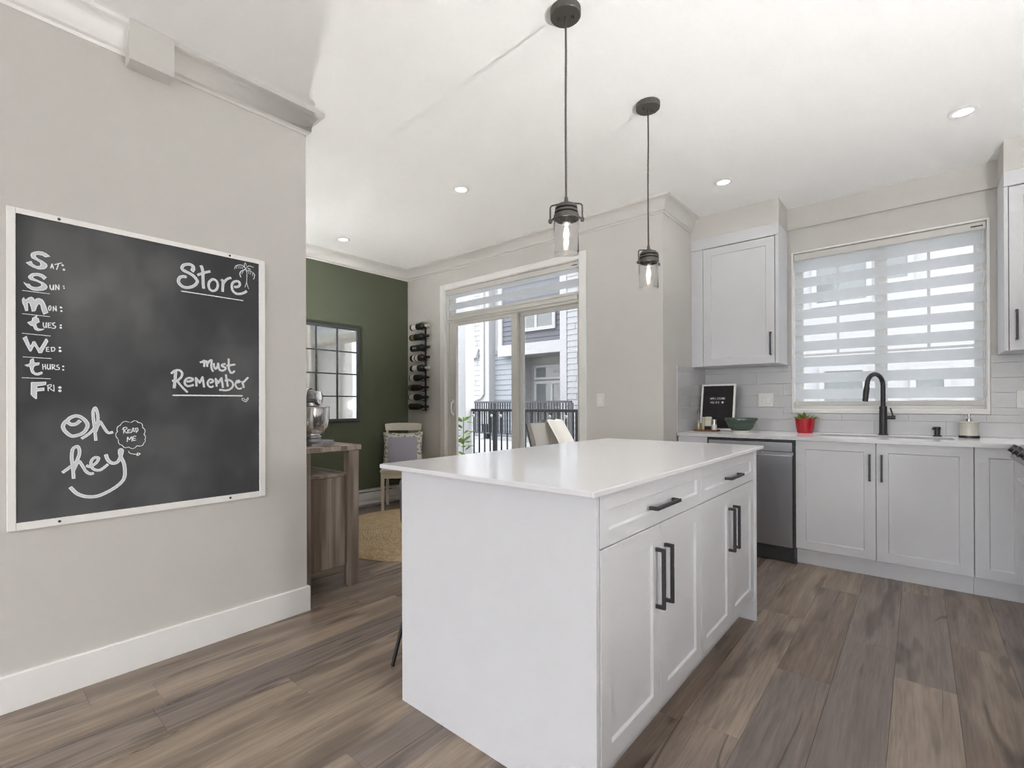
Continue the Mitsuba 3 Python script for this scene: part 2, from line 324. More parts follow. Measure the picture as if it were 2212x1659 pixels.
CHALK = [
 ('chalk_word', 'chalk word SAT', [('p',0,'27,996 43,1006 47,995 57,989 65,990 69,996 67,1004 57,1011 44,1016 40,1026 43,1037 51,1043 62,1048 74,1049 85,1045 97,1035 82,1028 74,1033 64,1034 55,1031 55,1026 61,1019 75,1013 87,1003 89,996 85,986 77,980 62,977 47,981 34,989'), ('l',3.6,'98,989 102,1007 106,988'), ('l',3.6,'98,995 105,996'), ('l',3.6,'110,1006 130,1017'), ('l',3.6,'121,1011 115,987'), ('d',4,'133,1008'), ('d',4.4,'137,991')]),
 ('chalk_word', 'chalk word SUN', [('p',0,'20,920 24,919 29,915 38,916 41,910 50,906 61,908 69,913 71,919 67,924 55,929 41,931 34,938 34,945 40,954 48,960 61,963 74,961 87,951 78,938 71,947 61,951 52,949 47,944 51,939 62,935 77,929 85,922 89,913 85,903 75,896 59,892 44,893 30,902'), ('l',3.6,'96,922 96,910 100,904 104,908 106,924'), ('l',3.6,'106,924 106,905'), ('l',3.6,'112,906 112,926 122,908 122,928'), ('d',2.6,'136,925'), ('d',2.6,'137,917'), ('l',2.6,'18,887 94,887')]),
 ('chalk_word', 'chalk word MON', [('p',0,'16,852 22,863 26,852 34,862 42,867 49,864 51,855 57,863 65,866 75,861 82,845 91,812 77,802 71,819 68,838 64,843 59,833 54,813 44,809 40,830 36,845 33,839 34,811 26,809 22,826 18,838'), ('l',3.4,'94,838 91,830 93,821 97,823 99,833 96,840 93,838'), ('l',3.4,'105,821 105,839 114,822 113,842'), ('d',4.2,'128,838'), ('d',3.8,'129,824'), ('l',2.6,'18,798 94,797')]),
 ('chalk_word', 'chalk word TUES', [('p',0,'30,766 44,775 45,786 58,797 59,786 63,787 66,772 56,764 58,753 62,747 71,746 81,748 73,740 62,736 52,740 47,752 45,757 42,753'), ('l',3.4,'76,771 76,759 79,752 83,756 85,772'), ('l',3.4,'85,772 85,752'), ('l',3.4,'98,773 90,771 91,753 99,755'), ('l',3.4,'91,763 97,765'), ('l',3.4,'110,775 102,771 105,764 112,761 111,754 102,751'), ('d',3.6,'127,767'), ('d',4,'127,757'), ('l',2.6,'17,723 96,721')]),
 ('chalk_word', 'chalk word WED', [('p',0,'18,704 29,715 40,676 46,695 53,696 65,668 84,712 91,700 72,651 63,650 51,679 42,655 37,655'), ('l',3.4,'92,676 85,674 85,659 93,660'), ('l',3.4,'85,667 91,668'), ('l',3.4,'99,676 100,660 107,663 110,670 107,677 99,676'), ('d',4,'124,677'), ('d',4.8,'125,664'), ('l',2.6,'19,633 99,632')]),
 ('chalk_word', 'chalk word THURS', [('p',0,'23,602 37,608 39,624 49,630 51,613 65,615 65,605 51,599 48,587 52,575 59,573 72,580 75,572 63,563 53,564 43,571 39,584 37,598 32,595'), ('l',3.1,'74,608 75,588'), ('l',3.2,'81,608 83,589'), ('l',3.2,'75,598 82,599'), ('l',3.2,'88,609 87,595 90,588 95,593 96,609'), ('l',3.2,'96,609 96,589'), ('l',3.2,'102,589 101,609'), ('l',3.2,'101,609 109,607 108,600 102,598 112,589'), ('l',3.2,'121,608 115,606 115,600 123,597 122,590 115,589'), ('d',3.6,'134,603'), ('d',3.6,'134,589'), ('l',2.6,'17,553 96,552')]),
 ('chalk_word', 'chalk word FRI', [('p',0,'41,537 85,540 84,527 59,521 58,514 79,517 79,504 58,501 58,472 54,471 40,488'), ('l',3.2,'90,504 89,527'), ('l',3.2,'87,525 98,530 100,524 92,516 105,504'), ('l',3.2,'106,528 107,504'), ('d',5.4,'124,518'), ('d',5.4,'124,505')]),
 ('chalk_word', 'chalk word Oh', [('o',13.1,'186,385 174,372 159,369 148,378 146,386 157,398 174,404 191,396 206,376 208,359 197,336 178,325 159,323 142,339 133,359 137,376 148,388'), ('o',10.7,'189,310 212,328 228,348 240,373 242,401 237,429 232,436 226,419 228,381 232,342 235,299'), ('o',10.8,'234,337 242,363 248,378 256,365 266,344 276,330 292,333')]),
 ('chalk_word', 'chalk word hey', [('o',11.5,'131,177 153,197 172,215 183,249 181,272 175,280 162,268 159,234 163,189 165,149'), ('o',11.1,'165,184 174,208 182,218 191,201 204,174 218,163 228,166'), ('o',10.7,'204,200 216,193 236,207 244,224 240,229 228,228 219,211 222,190 233,178 251,177 275,198'), ('o',13.2,'267,240 274,216 288,201 305,203 315,220 322,249 318,256 314,249 318,225 328,198 332,161 328,129 307,103 273,81 239,68 204,71 175,88 154,117')]),
 ('chalk_bubble', 'chalk speech cloud reading READ ME', [('l',2.7,'352,371 358,375 363,378 367,379 372,378 376,375 379,371 384,370 388,368 392,365 394,360 395,355 395,348 399,344 403,339 404,335 404,329 403,324 400,318 403,313 405,309 406,305 406,302 405,299 403,296 404,292 405,289 405,286 404,284 402,282 400,281 398,275 396,271 392,268 387,267 381,267 374,269 370,263 366,259 361,258 356,258 350,261 345,266 340,264 335,263 331,264 328,266 325,270 323,275 318,277 314,279 312,283 310,287 309,292 310,298'), ('l',2.6,'308,302 304,308 302,313 301,318 301,323 303,329 307,334 305,341 305,347 306,352 309,356 312,359 317,361 320,368 324,373 328,376 334,377 340,376 347,373'), ('l',3.2,'328,325 328,350'), ('l',3.2,'323,341 328,350 337,351 339,345 330,337 340,325'), ('l',3.2,'352,341 343,340 343,327 353,329'), ('l',3.2,'343,334 350,335'), ('l',3.2,'355,327 361,348 366,330'), ('l',3.2,'357,334 365,335'), ('l',3.2,'370,346 372,327'), ('l',3.2,'368,346 377,346 378,336 372,327'), ('l',3.2,'340,289 342,309 348,296 355,310 357,290'), ('l',3.2,'371,311 361,310 362,293 371,294'), ('l',3.2,'362,302 369,302')]),
 ('chalk_arrow', 'small chalk arrow', [('l',2.9,'345,248 348,240 360,234 378,230'), ('l',3,'376,238 386,233 375,225 376,238')]),
 ('chalk_word', 'chalk word Store', [('o',13.3,'590,1084 594,1100 584,1108 568,1107 552,1098 547,1084 554,1075 573,1068 592,1059 607,1043 610,1033 602,1017 584,1003 565,997 548,1000 535,1012 533,1027 541,1042 554,1047 566,1046'), ('o',13,'625,1114 632,1095 634,1064 635,1027 637,1005'), ('o',11.1,'610,1064 634,1079 666,1094'), ('o',11,'675,1058 661,1041 658,1023 664,1006 678,1001 692,1011 699,1031 695,1049 685,1057 675,1058'), ('o',12.4,'715,1065 722,1053 721,1028 720,1004'), ('o',11.2,'724,1047 735,1065 748,1076 760,1081'), ('o',11.6,'773,1037 791,1042 800,1054 796,1067 784,1069 769,1060 762,1041 767,1018 783,1006 805,1009 822,1018 833,1028'), ('p',0,'587,1100 599,1102 603,1091 594,1072 581,1082'), ('l',4.9,'545,977 674,977 815,976')]),
 ('chalk_palm', 'chalk drawing of a palm tree', [('l',3.2,'829,1144 834,1119 833,1079 830,1065'), ('l',3.2,'832,1069 824,1046'), ('l',3.2,'833,1070 842,1042'), ('l',3.1,'828,1142 813,1154 795,1153 780,1143 776,1129'), ('l',3.2,'830,1130 847,1134 866,1126 872,1113 866,1094'), ('l',3.2,'832,1148 845,1159 866,1156'), ('l',3.2,'826,1145 822,1156 826,1171 832,1158'), ('l',4.7,'826,1137 806,1123 800,1108 805,1094'), ('l',2.3,'787,1145 785,1133'), ('l',2.3,'797,1148 795,1136'), ('l',2.4,'806,1148 804,1137'), ('l',2.4,'815,1146 812,1136'), ('l',2.4,'817,1128 809,1110'), ('l',2.4,'843,1129 843,1119'), ('l',2.4,'852,1127 852,1117'), ('l',2.4,'862,1123 862,1111'), ('l',2.4,'839,1146 853,1145'), ('l',2.4,'837,1142 851,1139')]),
 ('chalk_word', 'chalk word Must', [('o',8.8,'620,651 629,652 638,659 638,629'), ('o',8.8,'639,651 648,657 652,631'), ('o',8.9,'653,644 660,658 670,664 669,643 670,624 677,609'), ('o',8.9,'680,650 681,634 687,623 695,631 700,653'), ('o',9,'700,653 702,629 709,614'), ('o',9,'733,651 718,645 716,638 729,633 733,625 723,617 711,615'), ('o',9.1,'747,677 747,648 748,626 756,609 765,607 775,618'), ('o',9.1,'736,641 754,644 778,650')]),
 ('chalk_word', 'chalk word Remember', [('o',12.1,'521,603 519,572 515,524'), ('o',9.6,'503,591 514,603 529,609 542,604 547,591 542,576 528,561 506,558'), ('o',8.9,'526,561 537,543 553,523 569,506'), ('o',9.3,'565,557 581,559 591,567 584,573 571,574 559,562 558,545 568,536 581,537 594,543'), ('o',8.6,'662,554 677,560 672,570 662,570 653,556 656,541 667,533 679,539'), ('o',8.9,'734,598 738,570 743,537'), ('o',8.9,'729,566 747,571 763,561 767,544 756,527 736,519 704,521'), ('o',8.4,'784,558 799,563 795,570 784,566 778,548 786,532 799,528 808,533'), ('o',10.1,'810,567 814,549 818,533'), ('o',9.7,'814,559 827,574 839,588'), ('O',9.1,'606,535 603,575 619,553 631,580 638,531'), ('O',9.3,'693,536 688,574 700,555 714,579 721,531'), ('l',6.4,'510,492 810,493')]),
 ('chalk_heart', 'small chalk heart', [('l',2.8,'828,461 808,474 814,481 824,472 829,470 835,483 840,481 837,472 828,461')]),
]

# ------------------------------------------------------------------ the room
ZC = 2.788
XW, YE = -2.588, 1.318          # chalkboard wall
XG, YP, XJ, YW, XR = -4.728, 3.711, -1.519, 4.684, 1.15
YB = -3.1
struct('floor', box(-4.9, 1.3, YB - .15, 4.9, -0.06, -0.005), 'm_floor', uv=np.full((8, 2), 0.4))
rng = random.Random(5)
known = {0: 1.78, 1: 2.37, 2: 2.88, 3: 2.615, -7: 0.94, -9: 0.55}
WP, LP = 0.1925, 1.22
for k in range(-22, 10):
    xa, xb = -0.66 + WP * k, -0.66 + WP * (k + 1)
    xa, xb = max(xa, XG), min(xb, XR)
    if xb - xa < 0.02: continue
    off = known.get(k, rng.random() * LP + 1)
    for j in range(-3, 5):
        ya, yb = max(off + j * LP, -0.6), min(off + (j + 1) * LP, YW)
        r1, r2 = rng.random(), rng.random()
        if yb - ya < 0.02: continue
        if xb < XW - 0.14 and yb < YE: continue
        g = 0.0003
        pm = box(xa + g, xb - g, ya + g, yb - g, -0.005, 0.0, 0.0006)
        put('plank', pm, 'm_floor', 'floor', uv=np.tile([[r1, r2]], (len(pm.vertices), 1)))
struct('ceiling', box(-4.9, 1.3, YB - .15, 4.9, ZC, ZC + 0.12), 'm_ceiling')
struct('wall_left', box(XW - 0.13, XW, YB, YE, 0, ZC), 'm_wall', 'greige wall that carries the big chalkboard')
struct('wall_rear_dining', box(XG, XW - 0.13, 1.2, YE, 0, ZC), 'm_wall')
struct('wall_green', box(XG - 0.13, XG, 1.2, YP + 0.15, 0, ZC), 'm_green', 'olive green accent wall of the dining corner')
# patio wall with the door opening
DX0, DX1, DZ = -4.055, -2.275, 2.455
struct('wall_patio', cat(box(XG, DX0, YP, YP + .15, 0, ZC), box(DX1, XJ, YP, YP + .15, 0, ZC), box(DX0, DX1, YP, YP + .15, DZ, ZC)), 'm_wall')
struct('wall_return', box(XJ - .15, XJ, YP + .15, YW + .16, 0, ZC), 'm_wall')
WX0, WX1, WZ0, WZ1 = -0.804, 0.367, 1.095, 2.417
struct('wall_window', cat(box(XJ, WX0, YW, YW + .16, 0, ZC), box(WX1, XR + .13, YW, YW + .16, 0, ZC),
                          box(WX0, WX1, YW, YW + .16, 0, WZ0), box(WX0, WX1, YW, YW + .16, WZ1, ZC)), 'm_wall')
struct('wall_right', box(XR, XR + .13, YB, YW, 0, ZC), 'm_wall')
BX0, BX1 = -2.45, 1.05
struct('wall_back', cat(box(XW, BX0, YB - .15, YB, 0, ZC), box(BX1, XR + .13, YB - .15, YB, 0, ZC), box(BX0, BX1, YB - .15, YB, 0, .12), box(BX0, BX1, YB - .15, YB, 2.6, ZC)), 'm_wall')
wb = struct('window_3', cat(box(BX0, BX1, YB - .1, YB - .04, .12, .18), box(BX0, BX1, YB - .1, YB - .04, 2.54, 2.6), *[box(x - .03, x + .03, YB - .1, YB - .04, .18, 2.54) for x in (BX0 + .03, -1.23, -.17, BX1 - .03)]), 'm_vinyl')  # unseen window behind the camera, sized to let daylight into the room
# soffits and flat band
ZU = 2.592
struct('ceiling_soffit', box(XJ, -0.832, 4.335, YW, ZU, ZC), 'm_wall', 'boxed greige soffit over the upper cabinet beside the return wall')
struct('ceiling_soffit', box(0.404, XR, 4.335, YW, ZU, ZC), 'm_wall', 'boxed greige soffit over the upper cabinet right of the window')
struct('trim_4', box(-0.832, 0.404, 4.655, YW, 2.609, ZC), 'm_wall', 'flat band along the ceiling over the kitchen window')
# crown
prof = [(0, ZC - .126), (.006, ZC - .126), (.010, ZC - .118), (.010, ZC - .112), (.022, ZC - .106)] + \
       [(.022 + .044 * (1 - math.cos(a)), ZC - .106 + .083 * math.sin(a)) for a in np.linspace(.15, math.pi / 2, 8)] + [(.070, ZC - .022), (.076, ZC - .018), (.076, ZC), (0, ZC)]
struct('trim_1', sweep_wall([(XW, .66), (XW, YE), (XG, YE), (XG, YP), (XJ, YP), (XJ, 4.335)], prof), 'm_crown', 'coved crown moulding round the chalkboard wall end and the dining corner', smooth=30)
struct('trim_2', sweep_wall([(XW, YB), (XW, .503)], prof), 'm_trim', 'crown moulding at the ceiling, left end, whiter to stand for the light on it', smooth=30)  # lighter colour stands for the stronger light on this run of crown
struct('trim_3', box(XW, XW + .086, .503, .665, ZC - .17, ZC, .002), 'm_crown', 'square crown block over the chalkboard')
bb = [(0, 0), (.014, 0), (.014, .134), (.011, .138), (0, .138)]
struct('baseboard_left', sweep_wall([(XW, YB), (XW, YE), (XW - .135, YE)], bb), 'm_trim')
struct('baseboard_green', sweep_wall([(XW - .135, YE), (XG, YE), (XG, YP), (DX0 - .075, YP)], bb), 'm_trim')
struct('baseboard_patio', sweep_wall([(DX1 + .075, YP), (XJ, YP), (XJ, 3.985)], bb), 'm_trim')

# ------------------------------------------------------------------ backsplash tiles
TW, TH, g = 0.4064, 0.1016, 0.0008
def tile_rects(u0, u1, z0, z1, holes, shift):
    r = 0; z = z0
    while z < z1 - .01:
        u = u0 - TW + (shift if r % 2 else shift + TW / 2) % TW
        while u < u1:
            a, b, c, d = max(u, u0) + g, min(u + TW, u1) - g, z + g, min(z + TH, z1) - g
            u += TW
            if b - a < .01: continue
            pcs = [(a, b, c, d)]
            for h in holes:
                nx = []
                for (a, b, c, d) in pcs:
                    if b <= h[0] or a >= h[1] or d <= h[2] or c >= h[3]: nx.append((a, b, c, d)); continue
                    if c < h[2]: nx.append((a, b, c, h[2] - g))
                    if a < h[0]: nx.append((a, h[0] - g, max(c, h[2]), min(d, h[3])))
                    if b > h[1]: nx.append((h[1] + g, b, max(c, h[2]), min(d, h[3])))
                    if d > h[3]: nx.append((a, b, h[3] + g, d))
                pcs = [q for q in nx if q[1] - q[0] > .008 and q[3] - q[2] > .008]
            yield from pcs
        z += TH; r += 1
put('grout', cat(box(XJ, WX0 - .002, YW - .0085, YW, .914, 1.474), box(WX1 + .002, XR, YW - .0085, YW, .914, 1.474), box(WX0 - .002, WX1 + .002, YW - .0085, YW, .914, 1.068)), 'm_grout', 'wall_window')
for a, b, c, d in tile_rects(XJ, XR, .914, 1.474, [(WX0 - .002, WX1 + .002, 1.068, 3)], 0.243):
    put('tile', box(a, b, YW - .010, YW - .003, c, d, .0015), 'm_tile', 'wall_window')
put('grout', box(XJ, XJ + .0085, 3.985, YW - .01, .914, 1.474), 'm_grout', 'wall_return')
for a, b, c, d in tile_rects(3.985, YW - .011, .914, 1.474, [], 0.1):
    put('tile', box(XJ + .003, XJ + .010, a, b, c, d, .0015), 'm_tile', 'wall_return')

# ------------------------------------------------------------------ kitchen window
w1 = struct('window_1', cat(box(WX0, WX1, 4.765, 4.835, WZ0, WZ0 + .05), box(WX0, WX1, 4.765, 4.835, WZ1 - .05, WZ1), box(WX0, WX0 + .07, 4.765, 4.835, WZ0 + .05, WZ1 - .05),
                            box(WX1 - .07, WX1, 4.765, 4.835, WZ0 + .05, WZ1 - .05), box(-.257, -.18, 4.765, 4.835, WZ0 + .05, WZ1 - .05)), 'm_vinyl', 'white kitchen window frame behind the banded blind')
put('jamb', cat(box(WX0 - .001, WX0 + .012, YW - .012, 4.765, WZ0, WZ1), box(WX1 - .012, WX1 + .001, YW - .012, 4.765, WZ0, WZ1), box(WX0, WX1, YW - .012, 4.765, WZ1 - .010, WZ1)), 'm_trim', 'window_1')
put('sill', cat(box(WX0, WX1, YW - .004, 4.765, WZ0 - .004, WZ0 + .012), box(WX0 - .002, WX1 + .002, YW - .014, YW, 1.070, 1.098, .003)), 'm_trim', 'window_1')
for x0, x1 in ((WX0 + .07, -.257), (-.18, WX1 - .07)):
    put('pane', box(x0, x1, 4.799, 4.7995, WZ0 + .05, WZ1 - .05), 'm_pane', 'window_1')
    xm = (x0 + x1) / 2
    put('muntin', cat(box(xm - .009, xm + .009, 4.79, 4.798, 1.55, WZ1 - .05), box(x0, xm - .009, 4.79, 4.798, 1.55, 1.568), box(xm + .009, x1, 4.79, 4.798, 1.55, 1.568)), 'm_vinyl', 'window_1')

def zebra(key, x0, x1, y, ztop, bands, zbot, drop):
    """bands: list of (z_top, z_bottom, sheer?)"""
    for zt, zb, sheer in bands:
        m = tri([(x0, y, zb), (x1, y, zb), (x1, y, zt), (x0, y, zt)], [(0, 1, 2), (0, 2, 3)])
        put('sheer_band' if sheer else 'opaque_band', m, 'm_sheer' if sheer else 'm_band', key)
    put('bottom_rail', box(x0, x1, y - .012, y + .012, zbot - drop, zbot, .004), 'm_vinyl', key)
b1 = thing('window_blind', 'white banded roller blind lowered over the kitchen window above the sink', 'blind')
put('cassette', box(WX0 + .014, WX1 - .014, 4.692, 4.752, 2.350, 2.404, .004), 'm_vinyl', b1)
put('bracket', box(WX1 - .09, WX1 - .03, 4.688, 4.692, 2.372, 2.380), 'm_slot', b1)
bands = []; z = 2.350; per = 0.1335
for i in range(9):
    zo = z - (.080 if i else .094)
    bands.append((z, zo, False)); z2 = max(zo - .0535, 1.168)
    bands.append((zo, z2, True)); z = z2
zebra(b1, WX0 + .016, WX1 - .020, 4.722, 2.35, bands, 1.168, .036)
put('chain', cat(tube([(.338, 4.70, 2.36), (.338, 4.70, 1.30), (.341, 4.70, 1.20), (.347, 4.70, 1.185), (.353, 4.70, 1.20), (.355, 4.70, 1.30), (.352, 4.70, 2.36)], .0022, 6)), 'm_vinyl', b1)

# ------------------------------------------------------------------ sliding patio door
d1 = struct('door_1', cat(box(DX0, DX0 + .035, 3.735, 3.855, 0, DZ), box(DX1 - .035, DX1, 3.735, 3.855, 0, DZ), box(DX0 + .035, DX1 - .035, 3.735, 3.855, DZ - .03, DZ),
                          box(DX0 + .035, DX1 - .035, 3.735, 3.855, 2.075, 2.15), box(DX0 + .035, DX1 - .035, 3.715, 3.735, 2.10, 2.135), box(DX0 + .035, DX1 - .035, 3.735, 3.855, 0, .035)), 'm_vinyl', 'white sliding patio door with a transom light above')
for nm, m in (('casing', box(DX0 - .072, DX0 + .004, YP - .015, YP, 0, 2.512, .002)), ('casing', box(DX1 - .004, DX1 + .068, YP - .015, YP, 0, 2.512, .002)), ('casing', box(DX0 + .004, DX1 - .004, YP - .015, YP, DZ - .006, 2.512, .002))):
    put(nm, m, 'm_trim', 'door_1')
put('jamb', cat(box(DX0 - .001, DX0 + .012, YP - .002, 3.735, 0, DZ), box(DX1 - .012, DX1 + .001, YP - .002, 3.735, 0, DZ), box(DX0, DX1, YP - .002, 3.735, DZ - .01, DZ)), 'm_trim', 'door_1')
def sash(x0, x1, y, stile_l, stile_r):
    k = put('sliding_panel', cat(box(x0, x0 + stile_l, y, y + .035, .04, 2.075), box(x1 - stile_r, x1, y, y + .035, .04, 2.075), box(x0 + stile_l, x1 - stile_r, y, y + .035, 1.985 + .055, 2.075), box(x0 + stile_l, x1 - stile_r, y, y + .035, .04, .15)), 'm_vinyl', 'door_1')
    put('pane', box(x0 + stile_l, x1 - stile_r, y + .017, y + .0175, .15, 2.04), 'm_pane', k)
    return k
p1 = sash(-4.02, -3.035, 3.752, .10, .075)
put('handle', cat(tube([(-3.962, 3.748, 1.19), (-3.955, 3.715, 1.165), (-3.950, 3.700, 1.115), (-3.955, 3.715, 1.065), (-3.962, 3.748, 1.04)], .010, 10, 6), box(-3.978, -3.948, 3.746, 3.753, 1.02, 1.06), box(-3.978, -3.948, 3.746, 3.753, 1.17, 1.21)), 'm_trim', p1)
p2 = sash(-3.085, -2.31, 3.800, .085, .05)
put('pane', box(DX0 + .035, DX1 - .035, 3.80, 3.8005, 2.15, DZ - .03), 'm_pane', 'door_1')
put('screen', tri([(-2.99, 3.845, .1), (-2.33, 3.845, .1), (-2.33, 3.845, 2.04), (-2.99, 3.845, 2.04)], [(0, 1, 2), (0, 2, 3)]), 'm_screen', 'door_1')
b2 = thing('window_blind', 'white banded roller blind rolled up over the patio door transom', 'blind')
put('cassette', box(DX0 + .014, DX1 - .014, 3.66 + .058, 3.66 + .11, 2.385, 2.441, .004), 'm_vinyl', b2)
put('bracket', box(DX1 - .09, DX1 - .035, 3.714, 3.718, 2.405, 2.412), 'm_slot', b2)
zebra(b2, DX0 + .04, DX1 - .018, 3.745 - .004, 2.385, [(2.385, 2.345, False), (2.345, 2.29, True), (2.29, 2.218, False), (2.218, 2.172, True)], 2.172, .028)

# ------------------------------------------------------------------ recessed lights, then added fill lamps
scene['e_dummy_lamp'] = {'type': 'diffuse', 'reflectance': rgb((.8, .8, .8))}
def downlight(x, y, label):
    k = thing('recessed_light', label, 'ceiling light', 'round recessed ceiling lights')
    R = .058
    put('trim_ring', lathe([(R, -.008), (R + .004, -.010), (R - .004, -.013), (R - .014, -.012), (R - .016, -.004), (R, 0)], 32, (x, y, ZC + .004)), 'm_trim', k, smooth=40)
    m = lathe([(1e-5, 0), (R - .015, 0)], 32, (x, y, ZC - .003))
    if trimesh.Trimesh(m.vertices, m.faces).face_normals[:, 2].mean() > 0: m.invert()
    key = put('lens', m, 'e_dummy_lamp', k)
    scene[key]['emitter'] = {'type': 'area', 'radiance': rgb([v * LV['REC'] for v in (150.0, 148.0, 144.0)])}
downlight(.194, 3.746, 'round recessed ceiling light nearest the upper cabinet at the picture edge')
downlight(-1.077, 3.755, 'round recessed ceiling light in front of the left upper cabinet')
downlight(-2.61, 2.557, 'round recessed ceiling light left of the pendant lamps, over the middle of the room')
downlight(-4.263, 2.557, 'small recessed ceiling light in front of the green wall')

def globe(k, c, r, L, gain, tint=(1, .99, .97)):  # glowing ball of the added fill lamps
    key = put('globe', ellipsoid(c, (r, r, r), 2), 'e_dummy_lamp', k, smooth=True)
    scene[key]['emitter'] = {'type': 'area', 'radiance': rgb([v * L * gain for v in tint])}
k = thing('added_floor_lamp', 'added uplighter floor lamp with a white bowl, unseen fill light in the dining corner hidden by the chalkboard wall', 'floor lamp')  # added fill lamp, out of view, brightens the dining ceiling
q, z = (-4.15, 1.90), 1.02
put('base', lathe([(1e-4, 0), (.14, 0), (.14, .012), (.02, .02), (1e-4, .02)], 32, (*q, 0)), 'm_black', k, smooth=40)
put('pole', cyl((*q, .02), (*q, z + .205), .012, 12), 'm_black', k, smooth=40)
bowl = [(1e-4, .20), (.06, .203), (.12, .235), (.165, .29), (.180, .335), (.176, .336), (.160, .295), (.115, .243), (.05, .212), (1e-4, .210)]
put('bowl', lathe(bowl, 40, (*q, z)), 'm_trim', k, smooth=40)
globe(k, (*q, z + .275), .06, 225.0, LV['SIDE'])
k = thing('added_table_lamp', 'added uplighter table lamp with an open white bowl, unseen fill light on the counter beside the camera', 'table lamp')  # added out of frame to brighten the ceiling from below
q, z = (.86, 1.55), .9145
put('base', lathe([(1e-4, 0), (.07, 0), (.07, .015), (.015, .025), (.012, .20), (1e-4, .20)], 28, (*q, z)), 'm_bronze', k, smooth=40)
put('bowl', lathe(bowl, 40, (*q, z)), 'm_trim', k, smooth=40)
globe(k, (*q, z + .265), .045, 400.0, LV['CTR'])
k = thing('added_table_lamp', 'added table lamp with a round opal globe, unseen fill light on the counter of the right-hand run', 'table lamp')  # added out of frame as fill for island fronts and chalkboard wall
put('base', lathe([(1e-4, 0), (.07, 0), (.07, .015), (.015, .025), (.012, .14), (1e-4, .14)], 28, (.86, 1.10, .9145)), 'm_bronze', k, smooth=40)
globe(k, (.86, 1.10, 1.17), .12, 60.0, LV['GLB'])

# ------------------------------------------------------------------ pendants
def pendant(x, y, rot, label, short):
    k = thing('pendant_lamp', label, 'pendant lamp', 'glass jar pendant lamps over the island')
    Rm = rotz(rot, (x, y, 0))
    put('ceiling_canopy', lathe([(1e-4, ZC - .028), (.060, ZC - .028), (.063, ZC - .025), (.063, ZC)], 36, (x, y, 0)), 'm_bronze', k, smooth=40)
    put('canopy_screw', cat(*[lathe([(.005, 0), (.006, .003), (.004, .006), (1e-4, .006)], 10, (x + sx * .03 * math.cos(rot), y + sx * .03 * math.sin(rot), ZC - .034)) for sx in (-1, 1)]), 'm_black', k)
    zc = 1.992 - short
    put('cord', tube([(x, y, ZC - .028), (x + .0015, y, 2.6), (x - .001, y, 2.35), (x, y, zc)], .0042, 8, 4), 'm_bronze', k, smooth=True)
    put('cord_grip', lathe([(.004, .018), (.007, .018), (.008, -.004), (1e-4, -.004)], 14, (x, y, zc + .004)), 'm_bronze', k, smooth=40)
    cap = lathe([(1e-4, 0), (.016, 0), (.018, -.006), (.040, -.012), (.046, -.020), (.046, -.027), (.034, -.029), (.034, -.033), (.048, -.035), (.048, -.043), (.038, -.045), (.038, -.050),
                 (.052, -.053), (.052, -.072), (.046, -.073), (.046, -.060), (1e-4, -.060)], 36, (x, y, zc))
    put('cap', cap, 'm_bronze', k, smooth=40)
    wz = zc - .004
    wire = [(-.020, 0, wz), (-.055, 0, wz - .004), (-.064, 0, wz - .010), (-.066, 0, wz - .02), (-.066, 0, wz - .066)]
    br = []
    for s in (-1, 1):
        pts = np.array([(s * a, b, c) for a, b, c in wire])
        br.append(tube(pts, .0032, 8, 4))
        br.append(lathe([(1e-4, -.007), (.008, -.007), (.008, .007), (1e-4, .007)], 12, (s * .066, 0, wz - .070), (0, 1, 0)))
        br.append(tube([(s * .050, 0, zc - .062), (s * .066, 0, wz - .070)], .0045, 8))
    put('wire_bail', xf(cat(*br), Rm), 'm_bronze', k, smooth=40)
    zt, zb = zc - .066, 1.780 - short
    outer = [(.044, zt + .006), (.0505, zt - .010), (.0515, zt - .020), (.0515, zb + .002), (.0505, zb)]
    inner = [(.0490, zb), (.0480, zb + .002), (.0480, zt - .020), (.0470, zt - .010), (.041, zt + .006), (.044, zt + .006)]
    jar = lathe(outer + inner, 48, (x, y, 0))
    if jar.volume < 0: jar.invert()
    put('glass_jar', jar, 'm_jar', k, smooth=50)
    put('socket', lathe([(1e-4, zt + .01), (.016, zt + .01), (.016, zt - .018), (.018, zt - .02), (.018, zt - .026), (1e-4, zt - .026)], 20, (x, y, 0)), 'm_chrome', k, smooth=40)
    zb0 = zt - .026
    prof = [(.012, 0), (.014, -.010), (.020, -.024), (.0255, -.040), (.0255, -.052), (.019, -.066), (.010, -.076), (1e-4, -.080)]
    bulb = put('bulb', lathe([(r, zb0 + h) for r, h in prof], 24, (x, y, 0)), 'm_glass', k, smooth=True)
    fil = lathe([(1e-4, zb0 - .004), (.007, zb0 - .008), (.0095, zb0 - .022), (.013, zb0 - .042), (.0085, zb0 - .060), (.005, zb0 - .070), (1e-4, zb0 - .074)], 16, (x, y, 0))
    if trimesh.Trimesh(fil.vertices, fil.faces, process=True).volume < 0: fil.invert()
    key = put('filament', fil, 'e_dummy_lamp', bulb)
    scene[key]['emitter'] = {'type': 'area', 'radiance': rgb([v * LV['PEND'] for v in (60.0, 48.0, 34.0)])}
pendant(-1.10, 1.687, .55, 'jar pendant lamp nearer the chalkboard wall, larger, over the near half of the island', .004)
pendant(-1.108, 2.512, -.35 + 1.45, 'jar pendant lamp farther away, with its round ceiling canopy in view', 0)

